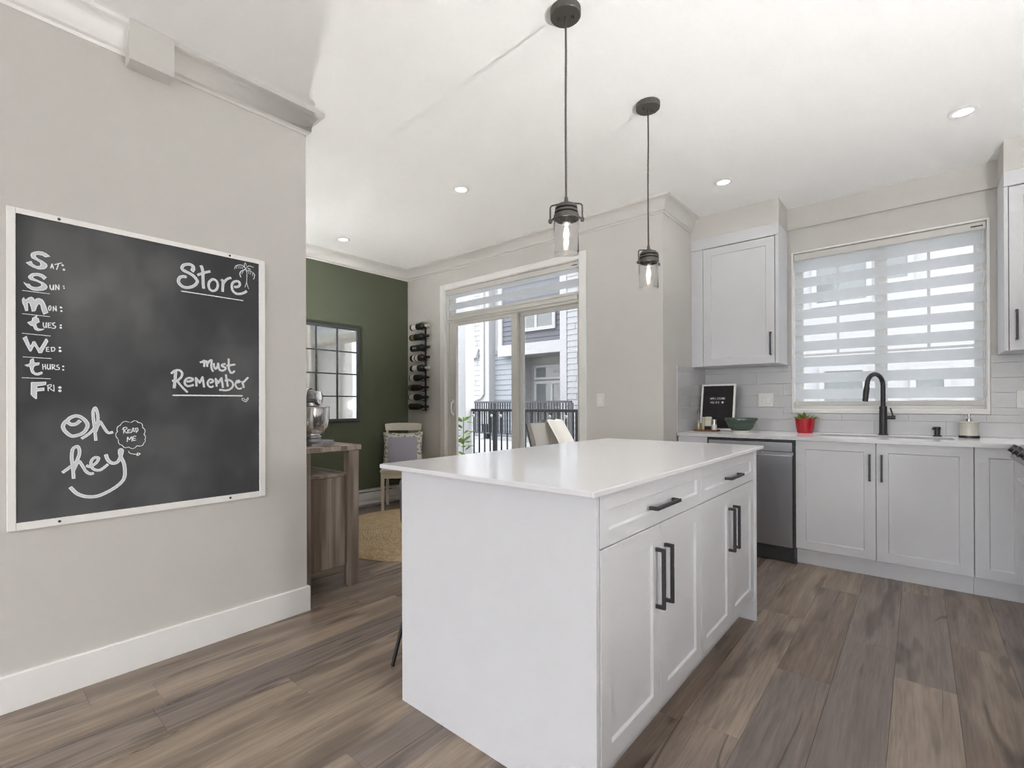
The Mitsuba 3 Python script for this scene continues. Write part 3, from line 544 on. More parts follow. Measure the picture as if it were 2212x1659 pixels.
# ------------------------------------------------------------------ kitchen island
IX = -0.661        # door fronts
def island_unit(y0, y1, end, label):
    k = thing('island_cabinet', label, 'cabinet', None)
    put('body', cat(box(-1.25, IX - .0205, y0, y1, .127, .903), box(-1.24, -.735, y0, y1, 0, .126)), 'm_cabinet', k)
    w = y1 - y0; g = .0015
    d = put('drawer', xf(shaker(w - 2 * g, .148, rail=.045), FACE_PX(IX, y0 + g, .749)), 'm_cabinet', k)
    put('handle', xf(pull(.20, False), FACE_PX(IX, (y0 + y1) / 2 + .01, .812)), 'm_black', d)
    ym = (y0 + y1) / 2
    for a, b, hy in ((y0 + g, ym - g, ym - .036), (ym + g, y1 - g, ym + .036)):
        d = put('door', xf(shaker(b - a, .618, rail=.058), FACE_PX(IX, a, .127)), 'm_cabinet', k)
        put('handle', xf(pull(.20), FACE_PX(IX, hy, .572)), 'm_black', d)
    put('end_panel', box(-1.52, IX - .003 if end < 2 else -.650, end, end + .018, 0, .904, .001), 'm_cabinet', k)
    return k
island_unit(1.1785, 1.990, 1.160, 'white island cabinet half nearest the camera, with the big plain end panel')
island_unit(1.990, 2.802, 2.8025, 'white island cabinet half farther away, beside the dishwasher aisle')
wt = thing('island_worktop', 'white quartz worktop of the kitchen island', 'worktop')
put('slab', box(-1.578, -.636, 1.098, 2.915, .9045, .9215, .0025), 'm_quartz', wt)

# ------------------------------------------------------------------ base cabinets along the window wall
YD = 3.99
def base_unit(x0, x1, doors, label, handles):
    k = thing('base_cabinet', label, 'cabinet')
    if x0 < -.6 and x1 > 0: put('body', cat(box(x0, x1, YD + .0205, YW - .012, .117, .66), box(x0, x0 + .018, YD + .0205, YW - .012, .66, .884), box(x1 - .018, x1, YD + .0205, YW - .012, .66, .884), box(x0 + .018, x1 - .018, YD + .0205, YD + .04, .66, .884)), 'm_cabinet', k)
    else: put('body', box(x0, x1, YD + .0205, YW - .012, .117, .884), 'm_cabinet', k)
    put('toe_kick', box(x0, x1, 4.05, 4.066, 0, .116), 'm_cabinet', k)
    for (a, b), hx in zip(doors, handles):
        d = put('door', xf(shaker(b - a - .003, .770, rail=.06), FACE_PY(a + .0015, YD, .117)), 'm_cabinet', k)
        if hx is not None: put('handle', xf(pull(.175), FACE_PY(hx, YD, .726)), 'm_black', d)
    return k
base_unit(-.668, .245, [(-.668, -.2125), (-.2125, .245)], 'white double-door base cabinet under the sink', [-.245, -.183])
base_unit(.246, .500, [(.246, .472)], 'white single-door base cabinet right of the sink, next to the range', [None])
k = base_unit(-1.509, -1.272, [(-1.509, -1.272)], 'narrow white base cabinet between the return wall and the dishwasher', [None])
# counter with the sink cut-out
ct = thing('counter_worktop', 'pale grey quartz counter along the window wall', 'worktop')
SX0, SX1, SY0, SY1 = -.575, .175, 4.19, 4.46
outer = Polygon([(XJ + .011, 3.965), (XR - .001, 3.965), (XR - .001, YW - .0105), (XJ + .011, YW - .0105)])
hole = Polygon([(SX0, SY0), (SX1, SY0), (SX1, SY1), (SX0, SY1)]).buffer(-.02).buffer(.02)
m = extrude(outer.difference(hole), .026); m.apply_translation((0, 0, .888))
put('slab', m, 'm_quartz', ct)
sk = thing('kitchen_sink', 'undermount steel sink basin below the black faucet', 'sink')
bw = 0.003
sx0, sx1, sy0, sy1 = SX0 - .006, SX1 + .006, SY0 - .006, SY1 + .006
put('basin', cat(box(sx0 - bw, sx0, sy0, sy1, .70, .887), box(sx1, sx1 + bw, sy0, sy1, .70, .887), box(sx0, sx1, sy0 - bw, sy0, .70, .887), box(sx0, sx1, sy1, sy1 + bw, .70, .887), box(sx0, sx1, sy0, sy1, .697, .70)), 'm_steel', sk)
put('drain', lathe([(1e-4, .003), (.03, .003), (.042, .004), (.045, 0)], 24, (-.2, 4.34, .70)), 'm_chrome', sk, smooth=40)

# dishwasher
dw = thing('dishwasher', 'stainless steel dishwasher with black surround, behind the island', 'dishwasher')
put('body', cat(box(-1.271, -.669, 4.0, YW - .012, .005, .884), box(-1.271, -1.262, 3.975, 4.0, .005, .884), box(-.678, -.669, 3.975, 4.0, .005, .884), box(-1.262, -.678, 3.985, 4.0, .872, .884)), 'm_black', dw)
put('kick_plate', box(-1.262, -.680, 3.998, 4.02, .006, .108), 'm_black', dw)
put('door_panel', box(-1.260, -.680, 3.966, 3.999, .112, .775, .004), 'm_steel_dark', dw)
put('control_strip', box(-1.260, -.680, 3.966, 3.999, .800, .870, .004), 'm_steel_dark', dw)
put('pocket_handle', cat(box(-1.260, -.680, 3.990, 3.999, .776, .799), box(-1.06, -.88, 3.968, 3.990, .783, .797, .003)), 'm_steel', dw)

# faucet and pumps
fc = thing('kitchen_faucet', 'tall matt black gooseneck faucet in front of the window blind', 'faucet')
FX, FY = -.200, 4.575
put('base', lathe([(.030, 0), (.030, .006), (.024, .010), (.023, .21), (.019, .215), (.016, .216)], 28, (FX, FY, .914)), 'm_black', fc, smooth=40)
DX, DY = -.50, -.866
arc = [(FX, FY, 1.12), (FX, FY, 1.27)] + [(FX + DX * q, FY + DY * q, 1.28 + .085 * math.sin(a)) for a in np.linspace(.15, math.pi - .12, 12) for q in [.085 - .085 * math.cos(a)]] + [(FX + DX * .176, FY + DY * .176, 1.255)]
put('neck', tube(arc, .0150, 16), 'm_black', fc, smooth=50)
put('spray_head', tube([(FX + DX * q, FY + DY * q, z) for q, z in ((.172, 1.268), (.180, 1.235), (.190, 1.165))], [.017, .018, .0165], 16), 'm_black', fc, smooth=50)
put('lever', cat(cyl((FX + .015, FY, 1.045), (FX + .070, FY, 1.045), .0135, 16), tube([(FX + .058, FY, 1.05), (FX + .042, FY - .004, 1.115)], .005, 10)), 'm_black', fc, smooth=50)
sp = thing('soap_pump', 'small black built-in soap pump by the sink', 'soap pump')
c = (.098, 4.61, .914)
put('body', lathe([(.024, 0), (.024, .006), (.016, .010), (.016, .048), (.019, .050), (.019, .066), (1e-4, .067)], 20, c), 'm_black', sp, smooth=40)
put('nozzle', tube([(c[0], c[1], .972), (c[0] - .02, c[1] - .035, .974), (c[0] - .024, c[1] - .043, .964)], .006, 8), 'm_black', sp, smooth=50)
sd = thing('soap_dispenser', 'white ceramic soap dispenser with chrome pump on a black foot', 'soap dispenser')
c = (.255, 4.53, .914)
put('bottle', lathe([(1e-4, .016), (.048, .016), (.047, .06), (.048, .095), (.053, .102), (.053, .106), (.046, .110), (.016, .112), (1e-4, .112)], 32, c), 'm_cream', sd, smooth=40)
put('foot', lathe([(1e-4, 0), (.052, 0), (.052, .016), (1e-4, .016)], 32, c), 'm_black', sd, smooth=40)
put('pump', cat(lathe([(.016, .112), (.016, .130), (.010, .133), (.006, .135), (.006, .150), (.010, .152), (.010, .160), (1e-4, .161)], 18, c), tube([(c[0], c[1], 1.07), (c[0] - .028, c[1] - .02, 1.072), (c[0] - .034, c[1] - .024, 1.064)], .004, 8), tube([(c[0], c[1], 1.07), (c[0] + .02, c[1] + .012, 1.074)], .004, 8)), 'm_chrome', sd, smooth=40)

# succulent in a red pot
pt = thing('potted_plant', 'small green plant in a glossy red pot on the counter under the blind', 'potted plant')
c = (-.690, 4.53, .914)
put('pot', lathe([(1e-4, .003), (.046, .003), (.050, 0), (.056, .012), (.064, .05), (.068, .105), (.070, .118), (.066, .120), (.062, .112), (.060, .10), (1e-4, .10)], 40, c), 'm_red', pt, smooth=40)
put('soil', lathe([(1e-4, .104), (.061, .104)], 24, c), 'm_soil', pt)
r = random.Random(3); lv = []
for i in range(46):
    a = r.random() * 6.28; rr = .052 * math.sqrt(r.random()); t = .25 + 1.0 * rr / .052 + r.random() * .3
    base = np.array([c[0] + rr * math.cos(a), c[1] + rr * math.sin(a), c[2] + .104])
    d = np.array([math.cos(a) * math.sin(t), math.sin(a) * math.sin(t), max(.25, math.cos(t))]); L = .045 + .04 * r.random()
    s = np.cross(d, [0, 0, 1]); s /= np.linalg.norm(s); w = .008 + .006 * r.random()
    upn = np.cross(s, d)
    mid, tip = base + d * L * .6 + upn * .004, base + d * L
    lv.append(tri([base, mid + s * w, tip, mid - s * w, mid + upn * .003], [(0, 1, 4), (1, 2, 4), (2, 3, 4), (3, 0, 4)]))
put('leaves', cat(*lv[:30]), 'm_leaf', pt); put('pale_leaves', cat(*lv[30:]), 'm_leafpale', pt)

# green bowl
bo = thing('mixing_bowl', 'dark green ribbed ceramic bowl on the counter beside the letter board', 'bowl')
c = (-1.104, 4.29, .914)
pr = [(1e-4, 0), (.078, 0), (.080, .016), (.070, .018), (.088, .030)]
for i in range(5):
    h0 = .034 + i * .012; r0 = .092 + i * .0055
    pr += [(r0, h0), (r0 + .004, h0 + .004), (r0 + .004, h0 + .009)]
pr += [(.122, .098), (.130, .100), (.131, .114), (.128, .118), (.124, .114), (.115, .09), (.075, .03), (1e-4, .026)]
pr = [(a * .95, b) for a, b in pr]
put('bowl', lathe(pr[2:], 48, c), 'm_greenglaze', bo, smooth=40)
put('foot_ring', lathe([(1e-4, 0), (.074, 0), (.076, .016), (.066, .019)], 40, c), 'm_cream', bo, smooth=40)

# letter board
lb = thing('letter_board', 'black felt letter board in a white frame, leaning by the corner', 'letter board')
def tilt(m):   # board local: x width, z height, front at y=0
    a = math.atan2(.075, .40)
    return xf(m, mat4([(1, .02, 0), (-.02, math.cos(a), -math.sin(a)), (0, math.sin(a), math.cos(a))], (-1.487, 4.445, .9165)))
bwid, bhei = .285, .415
put('frame', tilt(cat(box(0, .016, -.006, .014, 0, bhei), box(bwid - .016, bwid, -.006, .014, 0, bhei), box(.016, bwid - .016, -.006, .014, 0, .018), box(.016, bwid - .016, -.006, .014, bhei - .016, bhei))), 'm_trim', lb)
put('felt', tilt(cat(box(.016, bwid - .016, .002, .012, .018, bhei - .016), *[box(.016, bwid - .016, -.0005, .002, z, z + .005) for z in np.arange(.022, bhei - .022, .0082)])), 'm_felt', lb)
def flat_text(t, h, x, z):
    m = meshkit.text_mesh(t, h, .0015)
    return xf(m, mat4([(1, 0, 0), (0, 0, 1), (0, -1, 0)], (x, -.0008, z)))
def spaced(t, h, x, z, pitch):
    ms = [flat_text(ch, h, 0, z) for ch in t]
    for i, m in enumerate(ms): m.apply_translation((x + (i + .5) * pitch - m.bounds[:, 0].mean(), 0, 0))
    return cat(*ms)
put('lettering', tilt(spaced('WELCOME', .0185, .078, .276, .0182)), 'm_letter', lb, label='white letters reading WELCOME')
put('lettering', tilt(spaced('HERE', .0185, .078, .240, .0205)), 'm_letter', lb, label='white letters reading HERE')
hp = Polygon([(0, -.010), (-.010, .001), (-.009, .007), (-.004, .009), (0, .005), (.004, .009), (.009, .007), (.010, .001)])
put('heart', tilt(xf(extrude(hp, .0015), mat4([(1, 0, 0), (0, 0, 1), (0, -1, 0)], (.182, -.0008, .250)))), 'm_letter', lb)

# tray with condiments
tr = thing('wooden_tray', 'small dark wooden tray of condiments in front of the letter board', 'tray')
put('tray', cat(box(-1.475, -1.285, 4.255, 4.355, .9145, .922, .002), box(-1.475, -1.285, 4.255, 4.260, .922, .929), box(-1.475, -1.285, 4.350, 4.355, .922, .929)), 'm_walnut', tr)
ob = thing('oil_bottle', 'slim glass oil bottle with a metal pourer, leftmost on the wooden tray', 'bottle')
c = (-1.450, 4.315, .9222)
put('bottle', lathe([(1e-4, 0), (.021, 0), (.022, .01), (.020, .085), (.012, .110), (.009, .120), (.009, .14)], 20, c), 'm_glass', ob, smooth=40)
put('oil', lathe([(1e-4, .003), (.018, .003), (.018, .06), (1e-4, .06)], 16, c), 'm_oil', ob, smooth=40)
put('pourer', cat(lathe([(.010, .138), (.012, .142), (.012, .150), (.005, .156), (.005, .168), (1e-4, .17)], 12, c), tube([(c[0], c[1], c[2] + .165), (c[0] + .006, c[1] - .004, c[2] + .205)], .003, 8)), 'm_steel_dark', ob, smooth=40)
vb = thing('shaker_bottle', 'narrow pale bottle between the oil bottle and the salt box on the tray', 'bottle')
c = (-1.410, 4.322, .9222)
put('bottle', lathe([(1e-4, 0), (.016, 0), (.016, .09), (.013, .10), (.013, .115), (1e-4, .116)], 18, c), 'm_saltpaper', vb, smooth=40)
sb = thing('salt_box', 'green and cream paper pack standing on the wooden tray', 'box')
put('pack', hull(*[(x, y, .9222) for x in (-1.392, -1.340) for y in (4.29, 4.33)], *[(x, y, 1.025) for x in (-1.394, -1.338) for y in (4.30, 4.32)], *[(x, 4.31, 1.040) for x in (-1.390, -1.342)]), 'm_saltpaper', sb)
put('printed_label', box(-1.388, -1.344, 4.2925, 4.2965, .965, 1.005), 'm_cream', sb)
put('dark_band', box(-1.3925, -1.3395, 4.2885, 4.2935, .9235, .958), 'm_bottlebrown', sb)
ss = thing('salt_shaker', 'short salt shaker with a clear top, rightmost on the wooden tray', 'shaker')
c = (-1.318, 4.305, .9222)
put('jar', lathe([(1e-4, 0), (.021, 0), (.021, .05), (1e-4, .05)], 20, c), 'm_trim', ss, smooth=40)
put('top', lathe([(.018, .05), (.017, .08), (.017, .084), (.019, .086), (.018, .094), (1e-4, .095)], 20, c), 'm_steel', ss, smooth=40)

# ------------------------------------------------------------------ upper cabinets
YU = 4.337; ZL = 1.474
def upper(x0, x1, door, hx, vis_side, label):
    k = thing('upper_cabinet', label, 'cabinet')
    put('body', box(x0, x1, YU + .021, YW - .0105, ZL, ZU - .001), 'm_cabinet', k)
    put('top_rail', box(x0, x1, YU - .006, YU + .0205, 2.498, ZU - .001, .001), 'm_cabinet', k)
    a, b = door
    if a - x0 > .01: put('filler', box(x0, a - .001, YU + .001, YU + .0205, ZL, 2.4975, .001), 'm_cabinet', k)
    if x1 - b > .005: put('side_stile', box(b + .002, x1, YU + .001, YU + .0205, ZL, 2.4975, .001), 'm_cabinet', k)
    d = put('door', xf(shaker(b - a - .004, 2.492 - ZL - .002, rail=.062), FACE_PY(a + .002, YU, ZL + .002)), 'm_cabinet', k)
    put('handle', xf(pull(.185), FACE_PY(hx, YU, 1.632)), 'm_black', d)
    return k
upper(XJ + .0005, -.834, (-1.418, -.862), -.892, 1, 'white upper cabinet left of the kitchen window, against the return wall')
upper(.404, 1.149, (.424, .80), .457, -1, 'white upper cabinet right of the kitchen window, cut by the picture edge')

# ------------------------------------------------------------------ range at the right edge
rg = thing('kitchen_range', 'stainless range with a black knob, only its front corner showing at the right edge', 'range')
RY0, RY1 = 2.70, 3.46
put('body', box(.47, 1.14, RY0, RY1, .08, .905, .003), 'm_steel', rg)
put('plinth', box(.53, 1.12, RY0 + .02, RY1 - .02, 0, .08), 'm_black', rg)
put('cooktop', box(.45, 1.14, RY0, RY1, .906, .925, .003), 'm_slot', rg)
put('control_panel', prism_y([(.345, .905), (.372, .938), (.47, .938), (.47, .82), (.352, .868), (.340, .880)], RY0, RY1), 'm_steel_dark', rg)
for i in range(5):
    y = RY1 - .07 - i * .155
    nrm = np.array([-.033, 0, .027]); nrm /= np.linalg.norm(nrm)
    kn = put('knob', lathe([(.024, 0), (.024, .004), (.020, .006), (.019, .026), (1e-4, .028)], 20, np.array([.356, y, .918]), nrm), 'm_black', rg, smooth=40)
od = put('oven_door', box(.438, .469, RY0 + .004, RY1 - .004, .25, .80, .004), 'm_steel', rg)
put('handle', cat(cyl((.372, RY0 + .05, .775), (.372, RY1 - .03, .775), .013, 16), cyl((.372, RY0 + .09, .775), (.44, RY0 + .09, .775), .010, 12), cyl((.372, RY1 - .07, .775), (.44, RY1 - .07, .775), .010, 12)), 'm_chrome', od, smooth=40)
put('oven_glass', box(.436, .439, RY0 + .12, RY1 - .12, .36, .68), 'm_darkglass', od)
put('drawer', box(.438, .469, RY0 + .004, RY1 - .004, .09, .243, .004), 'm_steel', rg)
for gx in (.62, .92):
    put('grate', cat(*[box(gx - .13, gx + .13, y, y + .012, .926, .945) for y in np.linspace(RY0 + .05, RY1 - .07, 5)], box(gx - .13, gx - .118, RY0 + .05, RY1 - .058, .926, .944), box(gx + .118, gx + .13, RY0 + .05, RY1 - .058, .926, .944)), 'm_slot', rg)

# the run of base cabinets along the right wall, nearer than the range, out of the frame
for i in range(3):
    k = thing('base_cabinet', ['first', 'second', 'third'][i] + ' white base cabinet of the right-hand run, counted from the camera', 'cabinet', 'base cabinets of the right-hand run')
    a = .42 + i * .76
    put('body', box(.5205, XR - .001, a, a + .758, .117, .884), 'm_cabinet', k)
    put('toe_kick', box(.58, .596, a, a + .758, 0, .116), 'm_cabinet', k)
    put('door', xf(shaker(.752, .76), FACE_MX(.50, a + .756, .120)), 'm_cabinet', k)
wt = thing('counter_worktop', 'pale grey quartz counter of the right-hand run beside the camera', 'worktop')
put('slab', box(.475, XR - .001, .40, 2.698, .888, .914, .002), 'm_quartz', wt)

# ------------------------------------------------------------------ wall plates
def plate(name, label, cat_, cx, cz, w, h, y, gang):
    k = thing(name, label, cat_)
    put('plate', box(cx - w / 2, cx + w / 2, y - .006, y, cz - h / 2, cz + h / 2, .002), 'm_plate', k)
    for i, t in enumerate(gang):
        x = cx + (i - (len(gang) - 1) / 2) * .046
        if t == 'o':
            o = put('socket', box(x - .0165, x + .0165, y - .008, y - .006, cz - .034, cz + .034, .001), 'm_trim', k)
            for dz in (-.018, .018):
                put('slot', cat(*[box(x + s * .0065 - .001, x + s * .0065 + .001, y - .0085, y - .008, cz + dz, cz + dz + .008) for s in (-1, 1)], box(x - .002, x + .002, y - .0085, y - .008, cz + dz - .010, cz + dz - .006)), 'm_slot', o)
        else:
            put('rocker', hull(*[(x + s * .0155, y - .0065, cz + q * .033) for s in (-1, 1) for q in (-1, 1)], *[(x + s * .0145, y - .011, cz + .030) for s in (-1, 1)], *[(x + s * .0145, y - .0075, cz - .030) for s in (-1, 1)]), 'm_trim', k)
plate('wall_outlet', 'double wall plate with an outlet and a rocker on the backsplash over the bowl', 'outlet', -1.0, 1.183, .118, .118, YW - .0105, 'os')
plate('wall_outlet', 'wall plate on the backsplash right of the window, at the picture edge', 'outlet', .548, 1.173, .118, .118, YW - .0105, 'so')
plate('light_switch', 'white rocker light switch on the greige wall right of the patio door', 'light switch', -2.073, 1.187, .074, .117, YP, 's')
plate('wall_outlet', 'low white outlet on the patio wall behind the white chair', 'outlet', -4.44, .51, .074, .117, YP, 'o')

# ------------------------------------------------------------------ chalkboard
cb = thing('chalkboard', 'large white-framed chalkboard with a weekly list and Oh hey written in chalk', 'chalkboard')
y0, y1, z0, z1 = .1406, 1.0887, .677, 1.9054
iy0, iy1, iz0, iz1 = .166, 1.058, .706, 1.884
put('writing_surface', box(XW + .001, XW + .007, iy0 - .004, iy1 + .004, iz0 - .004, iz1 + .004), 'm_board', cb)
put('frame', cat(box(XW + .0005, XW + .0125, y0, iy0, z0, z1, .0015), box(XW + .0005, XW + .0125, iy1, y1, z0, z1, .0015), box(XW + .0005, XW + .012, iy0, iy1, z0, iz0), box(XW + .0005, XW + .012, iy0, iy1, iz1, z1)), 'm_trim', cb)
for sy, sz in ((.288, 1.8945), (.918, 1.8945), (.288, .6915), (.918, .6915)):
    put('screw', lathe([(1e-4, .0015), (.004, .0012), (.005, 0)], 12, (XW + .012, sy, sz), (1, 0, 0)), 'm_black', cb)
def chalk_place(poly, h):
    polys = [g for g in getattr(poly, 'geoms', [poly]) if g.area > 1e-7]
    m = cat(*[extrude(g, .0003) for g in polys])
    return xf(m, mat4([(0, 1, 0), (0, 0, 1), (1, 0, 0)], (XW + .007 + h, iy0, iz0)))
for name, lab, strokes in CHALK:
    thin, fat, rim = [], [], .0026
    for kind, w, pts in strokes:
        P = np.array([[float(q) for q in p.split(',')] for p in pts.split()]) / 1000; w = w / 1000
        if kind == 'd': thin.append(Point(P[0]).buffer(w))
        elif kind == 'l': thin.append(LineString(spline(P, 4) if len(P) > 2 and name != 'chalk_word' else P).buffer(w / 2))
        elif kind == 'p': fat.append(Polygon(P).buffer(0).buffer(.0015).buffer(-.0015))
        else:
            fat.append(LineString(spline(P, 6) if kind == 'o' else P).buffer(w / 2, cap_style=2, join_style=1)); rim = min(rim, w * .24)
    fat = unary_union(fat)
    key = put(name, chalk_place(unary_union(thin + [fat.difference(fat.buffer(-rim))]).simplify(.0003), .0002), 'm_chalk', cb, label='white ' + lab)
    if fat.area > 1e-6: put('chalk_fill', chalk_place(fat.buffer(-rim * .9).simplify(.0003), .0001), 'm_chalkfill', key)

# ------------------------------------------------------------------ sideboard, mixer, mirror
sb = thing('sideboard', 'rustic grey-brown wooden sideboard with an open upper shelf, behind the chalkboard wall', 'sideboard')
uv = lambda m, r: np.tile([[r, 0.]], (len(m.vertices), 1))
def wood(nm, m, par, r): return put(nm, m, 'm_rustic', par, uv=uv(m, r))
wood('table_top', box(-4.10, -2.718, 1.336, 1.756, .862, .896, .003), sb, .11)
for i, (lx, ly) in enumerate(((-2.79, 1.670), (-2.79, 1.345), (-4.08, 1.670), (-4.08, 1.345))):
    wood('leg', box(lx, lx + .064, ly, ly + .070, 0, .8615, .002), sb, .2 + .13 * i)
wood('shelf', box(-4.02, -2.745, 1.412, 1.669, .700, .722, .002), sb, .71)
bx = wood('cabinet_box', box(-4.015, -2.752, 1.416, 1.655, .135, .6995, .002), sb, .83)
for i in range(2):
    d = wood('door', box(-4.0 + i * .63, -3.385 + i * .63, 1.656, 1.670, .145, .69, .002), sb, .4 + .2 * i)
    put('knob', lathe([(.006, 0), (.006, .012), (.012, .016), (.010, .024), (1e-4, .026)], 14, (-3.44 + i * .12, 1.670, .45), (0, 1, 0)), 'm_black', d, smooth=40)
mx = thing('stand_mixer', 'grey stand mixer with a polished steel bowl on the sideboard', 'stand mixer')
MC = np.array([-2.930, 1.524, .8965]); ax = np.array([.80, .60, 0])
side = np.array([-.6, .8, 0])
def mxf(m): return xf(m, mat4([ax, side, (0, 0, 1)], MC))
put('bowl', mxf(lathe([(1e-4, .058), (.045, .058), (.050, .062), (.085, .085), (.104, .120), (.110, .160), (.111, .235), (.114, .240), (.112, .243), (.108, .238), (.106, .16), (.08, .09), (1e-4, .064)], 44, (0, 0, 0))), 'm_chrome', mx, smooth=40)
put('bowl_band', mxf(lathe([(.048, .045), (.060, .047), (.062, .055), (.050, .062)], 36, (0, 0, 0))), 'm_chrome', mx, smooth=40)
put('bowl_handle', mxf(tube([(.02, -.111, .215), (.035, -.150, .20), (.035, -.155, .15), (.02, -.109, .125)], .006, 8, 5)), 'm_chrome', mx, smooth=True)
foot = Polygon([(-.30, -.075), (-.20, -.09), (.06, -.115), (.115, -.085), (.13, 0), (.115, .085), (.06, .115), (-.20, .09), (-.30, .075), (-.33, 0)]).buffer(.006)
put('foot', mxf(cat(extrude(foot, .014), *[xf(extrude(foot.buffer(-.008), .012), mat4([(1, 0, 0), (0, 1, 0), (0, 0, 1)], (0, 0, .014)))], lathe([(1e-4, .044), (.055, .044), (.068, .026)], 32, (0, 0, 0)))), 'm_mixer', mx, smooth=35)
col = trimesh.convex.convex_hull(np.vstack([ellipsoid((-.225, 0, .03), (.075, .062, .01), 2).vertices, ellipsoid((-.205, 0, .27), (.065, .05, .03), 2).vertices]))
put('column', mxf(col), 'm_mixer', mx, smooth=50)
hp_ = []
for x, rr, zz in ((-.30, .040, .300), (-.26, .056, .302), (-.17, .063, .303), (-.05, .063, .303), (.012, .058, .302), (.035, .046, .301)):
    hp_.append((x, rr, zz))
P = np.array([(x, 0, z) for x, r_, z in hp_]); R_ = [r_ for x, r_, z in hp_]
V = []
put('head', mxf(trimesh.convex.convex_hull(np.vstack([ellipsoid((x, 0, z), (.02, r_, r_ * .92), 2).vertices for x, r_, z in hp_]))), 'm_mixer', mx, smooth=50)
put('head_band', mxf(lathe([(.0615, -.010), (.0645, -.007), (.0645, .007), (.060, .010)], 36, (-.012, 0, .303), (1, 0, 0))), 'm_chrome', mx, smooth=40)
put('hub_cap', mxf(lathe([(.047, 0), (.047, .008), (.042, .013), (.020, .015), (1e-4, .015)], 28, (.046, 0, .300), (1, 0, 0))), 'm_chrome', mx, smooth=40)
put('beater_collar', mxf(lathe([(.058, .270), (.060, .248), (.052, .242), (1e-4, .242)], 28, (-.01, 0, 0))), 'm_steel_dark', mx, smooth=40)
put('head_knob', mxf(lathe([(.006, 0), (.006, .012), (.011, .016), (.010, .026), (1e-4, .029)], 14, (-.17, -.058, .325), (0, -1, .3))), 'm_black', mx, smooth=40)

mi_ = thing('wall_mirror', 'black grid-framed mirror of small panes on the green wall', 'mirror')
my0, my1, mz0, mz1 = 1.992, 3.017, .972, 2.004
fw = .030
put('frame', cat(box(XG + .001, XG + .030, my0, my0 + fw, mz0, mz1, .002), box(XG + .001, XG + .030, my1 - fw, my1, mz0, mz1, .002), box(XG + .001, XG + .030, my0 + fw, my1 - fw, mz0, mz0 + fw, .002), box(XG + .001, XG + .030, my0 + fw, my1 - fw, mz1 - fw, mz1, .002)), 'm_iron', mi_)
ys = np.linspace(my0 + fw, my1 - fw, 5); zs = np.linspace(mz0 + fw, mz1 - fw, 5)
rm = random.Random(8)
for i in range(4):
    for j in range(4):
        a, b, c, d = ys[i], ys[i + 1], zs[j], zs[j + 1]
        t = [rm.uniform(-.0006, .0006) for _ in range(3)]
        X = XG + .016
        m = tri([(X + t[0], a, c), (X + t[1], b, c), (X + t[1] + t[2], b, d), (X + t[0] + t[2], a, d)], [(0, 1, 2), (0, 2, 3)])
        put('pane', m, 'm_mirror', mi_)
for q in ys[1:-1]: put('muntin', box(XG + .014, XG + .026, q - .007, q + .007, mz0 + fw, mz1 - fw, .001), 'm_iron', mi_)
for q in zs[1:-1]: put('muntin', box(XG + .0135, XG + .0255, my0 + fw, my1 - fw, q - .006, q + .006, .001), 'm_iron', mi_)

# ------------------------------------------------------------------ heater, rug, chair, cushion
ht = thing('baseboard_heater', 'white electric baseboard heater along the foot of the green wall', 'heater')
hy0, hy1 = 1.75, 3.62
hz = [(.0, .035), (.062, .035), (.066, .042), (.066, .062), (.052, .070), (.052, .078), (.064, .084), (.066, .10), (.060, .150), (.046, .168), (.046, .176), (.052, .182), (.050, .192), (.0, .198)]
m = xf(prism_y([(XG + .0145 + a, b) for a, b in hz], 0, 1), mat4([(1, 0, 0), (0, hy1 - hy0, 0), (0, 0, 1)], (0, hy0, 0)))
put('housing', m, 'm_heater', ht)
put('grille', cat(box(XG + .050, XG + .0662, hy0 + .03, hy1 - .20, .0705, .0775), box(XG + .05, XG + .0620, hy0 + .03, hy1 - .20, .1685, .1755)), 'm_slot', ht)
put('end_cap', cat(box(XG + .0145, XG + .084, hy1 - .16, hy1 + .002, .030, .202, .004), box(XG + .0145, XG + .084, hy0 - .002, hy0 + .10, .030, .202, .004)), 'm_heater', ht)

ru = thing('round_rug', 'round braided jute rug on the floor of the dining corner', 'rug')
cx, cy, RR = -3.437, 2.911, 0.94
pr = [(1e-4, .008)]
nr = 42
for i in range(nr):
    a, b = RR * i / nr, RR * (i + 1) / nr
    pr += [(a + (b - a) * .18, .0085), (a + (b - a) * .5, .010), (a + (b - a) * .82, .0085), (b, .0035)]
pr += [(RR, .001)]
m = lathe(pr, 120, (cx, cy, 0))
put('braid', m, 'm_jute', ru, smooth=True, uv=np.stack([np.hypot(m.vertices[:, 0] - cx, m.vertices[:, 1] - cy), np.zeros(len(m.vertices))], 1))

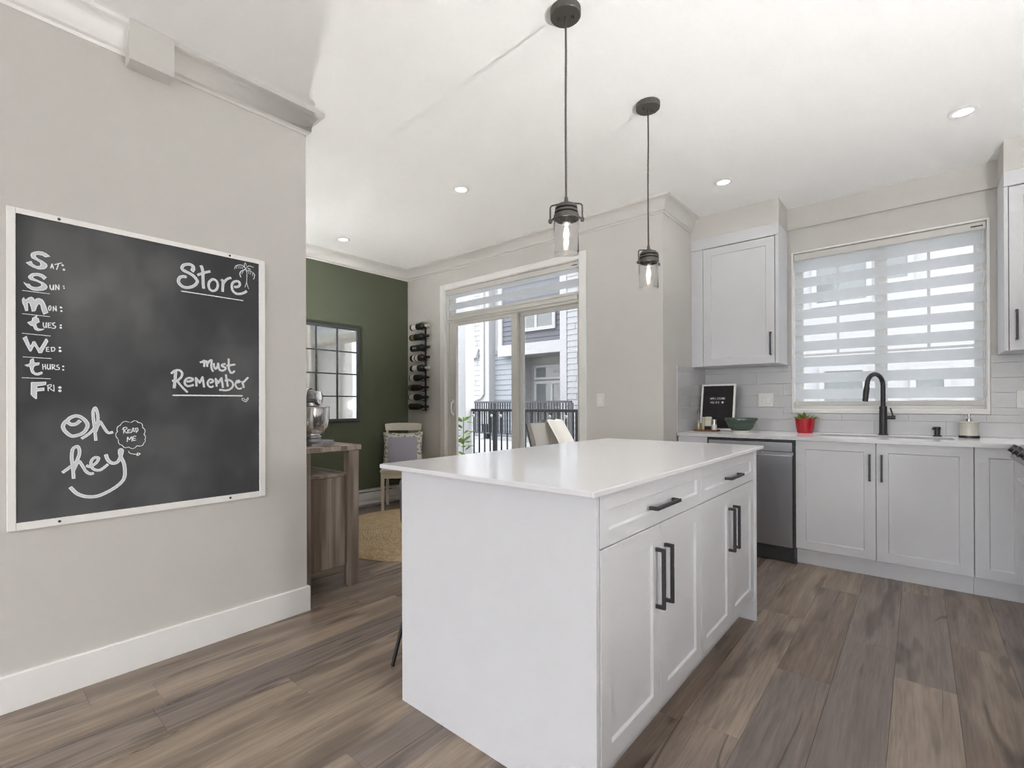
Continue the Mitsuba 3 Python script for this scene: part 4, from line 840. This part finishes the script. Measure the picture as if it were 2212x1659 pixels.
ch = thing('dining_chair', 'cream white wooden chair with a cushion, in the corner of green and greige walls', 'chair')
CH = mat4([(.67, .7424, 0), (-.7424, .67, 0), (0, 0, 1)], (-4.359, 3.333, 0))
def chx(m): return xf(m, CH)
seat = Polygon([(-.205, -.21), (.205, -.21), (.19, .20), (-.19, .20)]).buffer(.012)
m = extrude(seat, .022); m.apply_translation((0, 0, .428)); put('seat', chx(m), 'm_chairwhite', ch)
put('apron', chx(cat(box(-.172, .172, -.202, -.184, .358, .428), box(-.172, .172, .175, .190, .358, .428), box(-.199, -.181, -.172, .172, .358, .428), box(.181, .199, -.172, .172, .358, .428))), 'm_chairwhite', ch)
for s in (-1, 1):
    put('leg', chx(hull(*[(s * .19 + a * .018, -.19 + b * .018, .428) for a in (-1, 1) for b in (-1, 1)], *[(s * .19 + a * .014, -.19 + b * .014, 0.0105) for a in (-1, 1) for b in (-1, 1)])), 'm_chairwhite', ch)
    put('leg', chx(cat(box(s * .18 - .016, s * .18 + .016, .172, .206, 0, .46, .002), hull(*[(s * .18 + a * .016, .189 + b * .016, .46) for a in (-1, 1) for b in (-1, 1)], *[(s * .185 + a * .014, .250 + b * .011, .90) for a in (-1, 1) for b in (-1, 1)]))), 'm_chairwhite', ch)
us = np.linspace(-1, 1, 13)
def curved_rail(zlo, zhi, half, ymid, bow, th):
    V, Fc = [], []
    for u in us:
        yb = ymid + bow * (1 - u * u)
        taper = .012 * abs(u) ** 4
        for z, y in ((zlo + taper * .4, yb - th / 2), (zhi - taper, yb - th / 2 + .010), (zhi - taper, yb + th / 2 + .010), (zlo + taper * .4, yb + th / 2)):
            V.append((u * half * (1.0 if z > (zlo + zhi) / 2 else .955), y, z))
    for i in range(len(us) - 1):
        for k in range(4):
            a, b = i * 4 + k, i * 4 + (k + 1) % 4
            Fc += [(a, b, b + 4), (a, b + 4, a + 4)]
    Fc += [(0, 1, 2), (0, 2, 3), (len(V) - 4, len(V) - 3, len(V) - 2), (len(V) - 4, len(V) - 2, len(V) - 1)]
    return tri(V, Fc)
put('backrest', chx(curved_rail(.852, .940, .212, .222, .022, .020)), 'm_chairwhite', ch, smooth=35)
put('back_rail', chx(curved_rail(.64, .70, .175, .205, .012, .016)), 'm_chairwhite', ch, smooth=35)

cu = thing('throw_pillow', 'lilac pillow with a dotted ruffled border, leaning on the white chair', 'pillow')
def pillow_surf(w, h, th, n=26, scale=1.0, v0=-1, v1=1, u0=-1, u1=1, lift=0.0, sgn=1, wob=0.0):
    V, Fc, U = [], [], []
    for j in range(n + 1):
        for i in range(n + 1):
            u = u0 + (u1 - u0) * i / n; v = v0 + (v1 - v0) * j / n
            e = max(0, (1 - abs(u) ** 2.6)) ** .5 * max(0, (1 - abs(v) ** 2.6)) ** .5
            pinch = 1 - .07 * (1 - abs(v) ** 2) * abs(u) ** 3; pv = 1 - .07 * (1 - abs(u) ** 2) * abs(v) ** 3
            edge = max(abs(u), abs(v)) ** 10 * wob * math.sin(14 * (u + 1.7 * v))
            V.append((u * w / 2 * pinch, -sgn * th / 2 * e - sgn * lift + edge, v * h / 2 * pv)); U.append((.5 + u / 2, .5 + v / 2))
    for j in range(n):
        for i in range(n):
            a = j * (n + 1) + i
            Fc += [(a, a + 1, a + n + 2), (a, a + n + 2, a + n + 1)]
    return tri(V, Fc), np.array(U)
lean = math.radians(14)
PM = CH @ mat4([(1, 0, 0), (0, math.cos(lean), -math.sin(lean)), (0, math.sin(lean), math.cos(lean))], (.005, .085, .645))
f, uf = pillow_surf(.450, .400, .15, wob=.012); bk, ub = pillow_surf(.450, .400, .12, sgn=-1, wob=-.012)
m = cat(xf(f, PM), xf(bk, PM)); put('patterned_cover', m, 'm_pillow', cu, smooth=True, uv=np.vstack([uf, ub]))
f, uf = pillow_surf(.450, .400, .15, v0=-.93, v1=.66, u0=-.74, u1=.74, lift=.004)
put('front_panel', xf(f, PM), 'm_lilac', cu, smooth=True)

# ------------------------------------------------------------------ bar stool tucked under the island
st_ = thing('bar_stool', 'dark bucket bar stool with thin splayed black legs, tucked behind the island', 'bar stool')
BS = np.array([-1.612, 1.49])
for i in range(4):
    a = math.atan2(-.21, -.133) + i * math.pi / 2
    d = np.array([math.cos(a), math.sin(a)])
    put('leg', tube([(*(BS + d * .105), .575), (*(BS + d * .2486), .0045)], .008, 10), 'm_black', st_, smooth=50)
put('seat_plate', lathe([(1e-4, .565), (.12, .565), (.12, .575), (1e-4, .575)], 24, (*BS, 0)), 'm_black', st_, smooth=40)
put('foot_rest', tube([(*(BS + .188 * np.array([math.cos(t), math.sin(t)])), .22) for t in np.linspace(0, 2 * math.pi, 33)], .006, 8), 'm_black', st_, smooth=True)
V, Fc = [], []
na, nb = 48, 10
for j in range(nb + 1):
    for i in range(na):
        t = 2 * math.pi * i / na; c_ = math.cos(t)      # back of the bucket looks to -x
        hi = .20 * (0.5 - 0.5 * c_) ** .8 + .05
        q = j / nb
        r_ = .03 + .175 * min(1, q * 1.8) ** .8 + .012 * q
        z = .578 + hi * max(0, (q - .35) / .65) ** 1.3
        V.append((BS[0] + r_ * math.cos(t), BS[1] + r_ * math.sin(t), z))
for j in range(nb):
    for i in range(na):
        a, b = j * na + i, j * na + (i + 1) % na
        Fc += [(a, b, b + na), (a, b + na, a + na)]
o = len(V)
V2 = [(BS[0] + (x - BS[0]) * .95, BS[1] + (y - BS[1]) * .95, z + .014 * (1 - j / nb)) for j in range(nb + 1) for (x, y, z) in V[j * na:(j + 1) * na]]
V += V2; Fc += [(a + o, c__ + o, b + o) for a, b, c__ in Fc]
for i in range(na):
    a, b = nb * na + i, nb * na + (i + 1) % na
    Fc += [(a, b, b + o), (a, b + o, a + o)]
V.append((BS[0], BS[1], .585)); Fc += [(o + i, o + (i + 1) % na, len(V) - 1) for i in range(na)]
gloss('m_stoolshell', (.05, .05, .055), .45, .4)
put('bucket_seat', tri(V, Fc), 'm_stoolshell', st_, smooth=50)

# ------------------------------------------------------------------ wine rack and bottles
wr = thing('wine_rack', 'black wall-mounted metal wine rack, a vertical bar with rings beside the patio door', 'wine rack')
RX = -4.387; BY = YP - .062
zsb = [2.072, 1.950, 1.820, 1.703, 1.582, 1.470, 1.352, 1.240, 1.128]
put('bar', box(RX - .012, RX + .012, YP - .012, YP - .001, 1.075, 2.10, .001), 'm_black', wr)
for z in zsb:
    put('ring', tube([(RX, BY +   .0425 * math.cos(t), z + .0425 * math.sin(t)) for t in np.linspace(0, 2 * math.pi, 25)], .003, 6), 'm_black', wr, smooth=True)
    put('neck_rest', tube([(RX + .005, YP - .013, z - .044), (RX + .008, BY, z - .0445), (-4.275, BY, z - .030), (-4.268, BY, z - .021)], .003, 6), 'm_black', wr, smooth=True)
bord = [(1e-4, .004), (.028, 0), (.0355, .004), (.037, .010), (.037, .190), (.033, .207), (.020, .226), (.0145, .240), (.0140, .300), (.0155, .302), (.0155, .316), (.0145, .318), (1e-4, .318)]
burg = [(1e-4, .004), (.030, 0), (.0375, .004), (.0385, .012), (.0385, .130), (.034, .165), (.023, .210), (.0155, .240), (.0142, .305), (.0155, .307), (.0155, .320), (1e-4, .322)]
wine = [('bord', 'm_bottle', [('m_label', .030, .112)], 'm_label', 'topmost wine bottle of the wall rack, white label and white capsule'),
        ('bord', 'm_bottle', [('m_foilgold', .030, .085)], None, 'second wine bottle from the top of the rack, dull gold label'),
        ('bord', 'm_bottle', [('m_print', .05, .13)], None, 'third wine bottle from the top of the rack, black label with pale print'),
        ('bord', 'm_bottlebrown', [('m_label', .045, .085), ('m_label', .100, .145)], None, 'fourth wine bottle from the top of the rack, two white label bands'),
        ('bord', 'm_bottle', [('m_label', .045, .135)], 'm_label', 'fifth wine bottle from the top of the rack, wide white label and white capsule'),
        ('burg', 'm_bottle', [('m_label', .020, .085)], None, 'sixth wine bottle from the top of the rack, pale label near its base'),
        ('burg', 'm_bottlebrown', [('m_foilgold', .020, .055)], None, 'seventh wine bottle from the top of the rack, dark reddish glass'),
        ('burg', 'm_bottle', [('m_label', .020, .100)], None, 'eighth wine bottle from the top of the rack, broad white label'),
        ('burg', 'm_bottle', [], None, 'lowest wine bottle of the rack, plain black without a label')]
def print_fn(p, n, uv):
    s = dr.select(noise(p.x * 330, 1.0, 2.0) > 0.5, 1.0, 0.0) * smoothstep(.013, .009, dr.abs(uv.y))
    return mix((0.02, 0.02, 0.022), (0.45, 0.45, 0.46), s)
gloss('m_print', proc(print_fn), .3, .5)
shape = {'bord': bord, 'burg': burg}
dx_ = [-4.575, -4.585, -4.573, -4.575, -4.575, -4.590, -4.602, -4.603, -4.603]
for i, (kind, mat, labs, cap, lab) in enumerate(wine):
    k = thing('wine_bottle', lab, 'wine bottle', 'wine bottles on the wall rack')
    o = np.array([dx_[i], BY, zsb[i]])
    pr_ = shape[kind]
    put('glass', lathe(pr_, 28, o, (1, 0, 0)), mat, k, smooth=40)
    rr = pr_[3][0] + .0005
    for lm, a, b in labs:
        if lm == 'm_print':
            m = lathe([(rr, a), (rr, b)], 28, o, (1, 0, 0)); put('paper_label', m, lm, k, smooth=True, uv=np.stack([m.vertices[:, 0], m.vertices[:, 2] - o[2]], 1))
        else: put('paper_label', lathe([(rr, a), (rr, b)], 28, o, (1, 0, 0)), lm, k, smooth=True)
    if cap: put('capsule', lathe([(.0155, .252), (.0150, .300), (.0165, .302), (.0165, .318), (1e-4, .3195)], 20, o, (1, 0, 0)), cap, k, smooth=40)

# ------------------------------------------------------------------ balcony and the houses outside
struct('balcony_deck', box(-7.0, 1.5, 3.87, 5.52, -.14, -.03), 'm_deck', 'grey balcony deck outside the patio door')
struct('outer_wall_patio', cat(box(-7.0, DX0 - .02, 3.862, 3.9, -.1, 4.5), box(DX1 + .02, -1.67, 3.862, 3.9, -.1, 4.5), box(DX0 - .02, DX1 + .02, 3.862, 3.9, DZ + .02, 4.5)), 'm_shake')
RYL = 5.40
rl = thing('balcony_railing', 'dark metal railing of this balcony, seen just outside the patio door', 'railing')
put('top_rail', box(-5.28, -1.7, RYL - .025, RYL + .025, 1.045, 1.085, .004), 'm_iron', rl)
put('bottom_rail', box(-5.28, -1.7, RYL - .018, RYL + .018, .07, .105), 'm_iron', rl)
for i in range(31):
    x = -5.24 + i * .1135
    if abs(x + 4.80) < .05 or abs(x + 3.35) < .05: continue
    put('baluster', box(x - .008, x + .008, RYL - .008, RYL + .008, .105, 1.045), 'm_iron', rl)
for x in (-4.80, -3.35): put('post', box(x - .025, x + .025, RYL - .025, RYL + .025, -.03, 1.045), 'm_iron', rl)
sl = thing('string_light', 'string of small white bulbs along the balcony railing', 'string light')
bxs = [-5.20, -4.82, -4.64, -4.22, -3.76, -3.50]
put('wire', tube([(bxs[0], RYL - .046, 1.0)] + [q for a, b in zip(bxs[:-1], bxs[1:]) for q in (((a + b) / 2, RYL - .046, 1.02), (b, RYL - .046, 1.035))], .003, 6, 4), 'm_black', sl)
for i, x in enumerate(bxs):
    kb = put('bulb', ellipsoid((x, RYL - .052, .985), (.020, .020, .028), 2), 'm_trim', sl, smooth=True)
    put('cap', lathe([(.012, 0), (.012, .03), (1e-4, .03)], 10, (x, RYL - .052, 1.006)), 'm_black', kb)

# wing wall of this house left of the balcony: shingles and corner board
struct('wall_balcony_wing', box(-7.0, -5.42, 5.30, 5.44, -.3, 5.2), 'm_wing')
rs = random.Random(12)
z = -.2
while z < 3.3:
    x = -5.425
    while x > -6.25:
        w = rs.uniform(.17, .30); top = .186
        put('shingle', hull(*[(X, Y, Z) for X in (x - w + .004, x) for (Y, Z) in ((5.2995, z + top), (5.29, z + top), (5.278, z + rs.uniform(-.002, .004)), (5.2995, z))]), 'm_wing', 'wall_balcony_wing')
        x -= w
    z += .182
struct('trim_5', box(-5.425, -5.295, 5.27, 5.46, -.3, 5.2, .004), 'm_wing', 'white corner board outside, left edge of the patio view')

# balcony armchair with a throw
ac = thing('patio_chair', 'pale upholstered patio chair with dark piping on the balcony, seen from behind', 'chair')
ca, sa = math.cos(math.radians(15)), math.sin(math.radians(15))
AC = mat4([(ca, -sa, 0), (sa, ca, 0), (0, 0, 1)], (-3.10, 4.55, -.03))       # local -x is the back's outside
def acx(m): return xf(m, AC)
bp = [(-.10, -.24), (-.10, .24)]
put('seat', acx(box(-.05, .50, -.26, .26, .26, .45, .03)), 'm_cushion', ac)
back = hull(*[(x, y, z) for x, z in ((-.06, .30), (.06, .30), (-.30, .95), (-.22, .965)) for y in (-.21, .21)])
put('backrest', acx(back), 'm_cushion', ac)
put('piping', acx(cat(tube([(-.065, -.21, .30), (-.305, -.21, .95), (-.300, 0, .958), (-.305, .21, .95), (-.065, .21, .30)], .011, 8))), 'm_slot', ac, smooth=50)
for sx in (-.02, .46):
    for sy in (-.22, .22): put('leg', acx(box(sx - .018, sx + .018, sy - .018, sy + .018, 0.0, .27)), 'm_slot', ac)
tw = thing('throw_blanket', 'cream throw hanging over one corner of the patio chair back', 'blanket')
V, Fc = [], []
pthw = [(.16, .55), (-.02, .78), (-.195, .985), (-.27, .998), (-.330, .965), (-.30, .82), (-.25, .66), (-.215, .52)]
for j, (x, z) in enumerate(pthw):
    for i in range(9):
        y = .01 + .245 * i / 8
        V.append((x - .010 * math.sin(i * 1.9 + j * .3) - .004, y + .01 * math.sin(j), z + .008 * math.cos(i * 1.7)))
for j in range(len(pthw) - 1):
    for i in range(8):
        a = j * 9 + i; Fc += [(a, a + 1, a + 10), (a, a + 10, a + 9)]
put('cloth', acx(tri(V, Fc)), 'm_throw', tw, smooth=True)

# leafy plant by the wing wall
bpk = thing('balcony_plant', 'leafy green potted plant against the white shingled wing wall', 'potted plant')
c = (-5.06, 4.98, -.03)
put('pot', lathe([(1e-4, 0), (.11, 0), (.14, .26), (.13, .27), (.12, .24), (1e-4, .24)], 24, c), 'm_planter', bpk, smooth=40)
rr_ = random.Random(2); lv = []
for i in range(44):
    h0 = rr_.uniform(.28, 1.0); a = rr_.uniform(0, 6.28); L = rr_.uniform(.09, .17)
    base = np.array([c[0] + .03 * math.cos(a), c[1] + .03 * math.sin(a), c[2] + h0])
    d = np.array([math.cos(a), math.sin(a), rr_.uniform(-.2, .7)]); d /= np.linalg.norm(d)
    s = np.cross(d, [0, 0, 1]); s /= np.linalg.norm(s); w = L * .30; n_ = np.cross(s, d)
    lv.append(tri([base, base + d * L * .35 + s * w * .8, base + d * L * .7 + s * w * .8, base + d * L, base + d * L * .7 - s * w * .8, base + d * L * .35 - s * w * .8, base + d * L * .5 - n_ * .01],
                  [(0, 1, 6), (1, 2, 6), (2, 3, 6), (3, 4, 6), (4, 5, 6), (5, 0, 6)]))
put('stem', tube([(c[0], c[1], c[2] + .24), (c[0] + .01, c[1], c[2] + .6), (c[0], c[1] + .01, c[2] + 1.0)], .006, 6), 'm_leaf', bpk)
put('leaves', cat(*lv), 'm_leaf', bpk)

# courtyard ground
struct('courtyard_ground', box(-60, 40, 5.9, 70, -2.9, -2.6), 'm_asphalt')
# house across, beyond the patio door
nb_ = thing('neighbor_house', 'white and grey shingled townhouse across the courtyard, seen through the patio door', 'building')
HY = 13.3
put('wall', cat(box(-17.0, -12.55, HY + .02, HY + 3, -3, 8.5), box(-12.55, -11.2, HY + .34, HY + 3, -3, 8.5), box(-11.2, -8.9, HY + 1.42, HY + 3, -3, 3.3), box(-8.86, -4.0, HY + .02, HY + 3, -3, 8.5),
                box(-11.6, -8.9, HY + .12, HY + 3, 3.25, 8.5)), 'm_outtrim', nb_)
rs = random.Random(4)
def shakes(x0, x1, y, z0, z1, wmin, wmax, par, mat='m_shake'):
    z = z0
    while z < z1:
        x = x0
        while x < x1 - .01:
            w = min(rs.uniform(wmin, wmax), x1 - x)
            if x1 - (x + w) < .12: w = x1 - x
            dz = rs.uniform(-.008, .008)
            put('shingle', hull(*[(X, Y, Z) for X in (x + .008, x + w - .008) for (Y, Z) in ((y, z + .2), (y - .012, z + .2), (y - .035, z + dz), (y, z + dz))]), mat, par)
            x += w
        z += .19
shakes(-13.5, -12.56, HY + .02, -.2, 6.4, .30, .55, nb_)
shakes(-8.66, -7.5, HY + .02, -.2, 6.0, .32, .55, nb_)
def lap(x0, x1, y, z0, z1, ex, mat, par):
    z = z0
    while z < z1 - .01:
        e = min(ex, z1 - z)
        put('siding_plank', hull(*[(X, Y, Z) for X in (x0, x1) for (Y, Z) in ((y, z + e), (y - .010, z + e), (y - .040, z), (y, z))]), mat, par)
        z += ex
lap(-12.1, -11.22, HY + .34, -.2, 3.2, .19, 'm_siding_pale', nb_)
lap(-11.6, -8.92, HY + .12, 3.30, 6.6, .175, 'm_siding_grey', nb_)
put('trim_board', cat(box(-11.66, -8.86, HY - .02, HY + .14, 2.90, 3.30), box(-12.56, -12.1, HY - .02, HY + .38, -.3, 8.5), box(-8.92, -8.66, HY - .03, HY + .12, -.3, 8.5), box(-11.66, -11.5, HY + .02, HY + .16, 3.3, 6.6), box(-11.28, -11.16, HY + .56, HY + 1.0, -.2, 2.9)), 'm_outtrim', nb_)
put('porch_ceiling', box(-11.2, -8.9, HY + .14, HY + 1.44, 2.92, 3.0), 'm_porch', nb_)
put('porch_back', box(-11.2, -8.9, HY + 1.40, HY + 1.42, -.2, 2.92), 'm_porch', nb_)
def far_window(x0, x1, z0, z1, y, mull, par, fr=.12):
    w = put('window', cat(box(x0, x1, y - .06, y, z0, z0 + fr), box(x0, x1, y - .06, y, z1 - fr, z1), box(x0, x0 + fr, y - .06, y, z0 + fr, z1 - fr), box(x1 - fr, x1, y - .06, y, z0 + fr, z1 - fr), *[box(q - .05, q + .05, y - .06, y, z0 + fr, z1 - fr) for q in mull]), 'm_outtrim', par)
    xs = [x0 + fr] + [q for m_ in mull for q in (m_ - .05, m_ + .05)] + [x1 - fr]
    for a, b in zip(xs[::2], xs[1::2]): put('pane', box(a, b, y - .03, y - .02, z0 + fr, z1 - fr), 'm_darkglass', w)
    return w
far_window(-10.62, -9.13, 3.70, 4.62, HY + .05, [-9.93], nb_)
# patio door set of that house with its transom
py_ = HY + 1.38
w = far_window(-11.0, -9.3, -.05, 2.02, py_, [-10.2], nb_, .10)
far_window(-11.0, -9.3, 2.08, 2.62, py_, [], nb_, .09)
for zz in np.arange(1.0, 2.5, .22): put('door_blind_band', box(-10.14, -9.42, py_ - .045, py_ - .031, zz, zz + .09), 'm_porch', nb_)
put('downspout', cat(tube([(-12.35, HY - .06, 8), (-12.35, HY - .06, 1.55), (-12.45, HY - .10, 1.40), (-12.75, HY - .12, 1.30), (-12.75, HY - .12, -.2)], .045, 8)), 'm_outtrim', nb_, smooth=50)
put('dryer_vent', hull((-12.95, HY - .04, 2.9), (-12.62, HY - .04, 2.9), (-12.95, HY - .04, 3.3), (-12.62, HY - .04, 3.3), (-12.95, HY - .22, 2.92), (-12.62, HY - .22, 2.92)), 'm_outtrim', nb_)
struct('neighbor_deck', box(-13.3, -8.2, 12.0, HY + 1.5, -.50, -.05), 'm_outtrim')
nr_ = thing('neighbor_railing', 'dark railing on the balcony of the house across', 'railing')
ny = 12.05; k_ = ny / HY
x0, x1 = -13.05 * k_, -8.49 * k_
put('top_rail', box(x0, x1, ny - .03, ny + .03, 1.20, 1.26), 'm_iron', nr_); put('bottom_rail', box(x0, x1, ny - .03, ny + .03, .16, .21), 'm_iron', nr_)
n_ = 40
for i in range(n_ + 1):
    x = x0 + (x1 - x0) * i / n_
    pst = i % 10 == 0
    put('post' if pst else 'baluster', box(x - (.05 if pst else .014), x + (.05 if pst else .014), ny - .02, ny + .02, -.05 if pst else .21, 1.20), 'm_iron', nr_)
for nm, lab, (x, y), (ra, rb, h) in (('planter', 'dark bowl planter behind the far railing, left part of the patio view', (-11.5, 12.5), (.12, .21, .34)), ('planter', 'tall dark planter behind the far railing, right part of the patio view', (-8.55, 12.5), (.17, .20, .62))):
    k = thing(nm, lab, 'planter')
    put('pot', lathe([(1e-4, 0), (ra, 0), (rb, h), (rb - .02, h), (ra - .01, .05), (1e-4, .05)], 24, (x, y, -.05 + (.17 if h < .5 else 0))), 'm_planter', k, smooth=40)
    if h < .5: put('stand', box(x - .08, x + .08, y - .08, y + .08, -.05, .12), 'm_planter', k)

# house seen through the kitchen window
kh = thing('neighbor_house', 'pale townhouse with small windows behind the kitchen window blind', 'building')
KY = 9.6
put('wall', box(-5.0, 6.0, KY, KY + 3, -3, 9), 'm_outtrim', kh)
for a, b, c_, d_ in ((-1.35, -.55, 2.75, 3.75), (-.45, -.05, 3.0, 3.75), (-1.25, -.60, .95, 1.75), (1.0, 1.9, 2.75, 3.75), (-.1, .35, 1.2, 1.7)):
    far_window(a, b, c_, d_, KY, [], kh, .07)
lap(-5.0, 6.0, KY, -1.0, .95, .19, 'm_shake', kh)
lap(-5.0, 6.0, KY, 4.0, 6.2, .19, 'm_siding_grey', kh)
put('trim_board', box(-5.0, 6.0, KY - .05, KY, 3.8, 4.0), 'm_outtrim', kh)
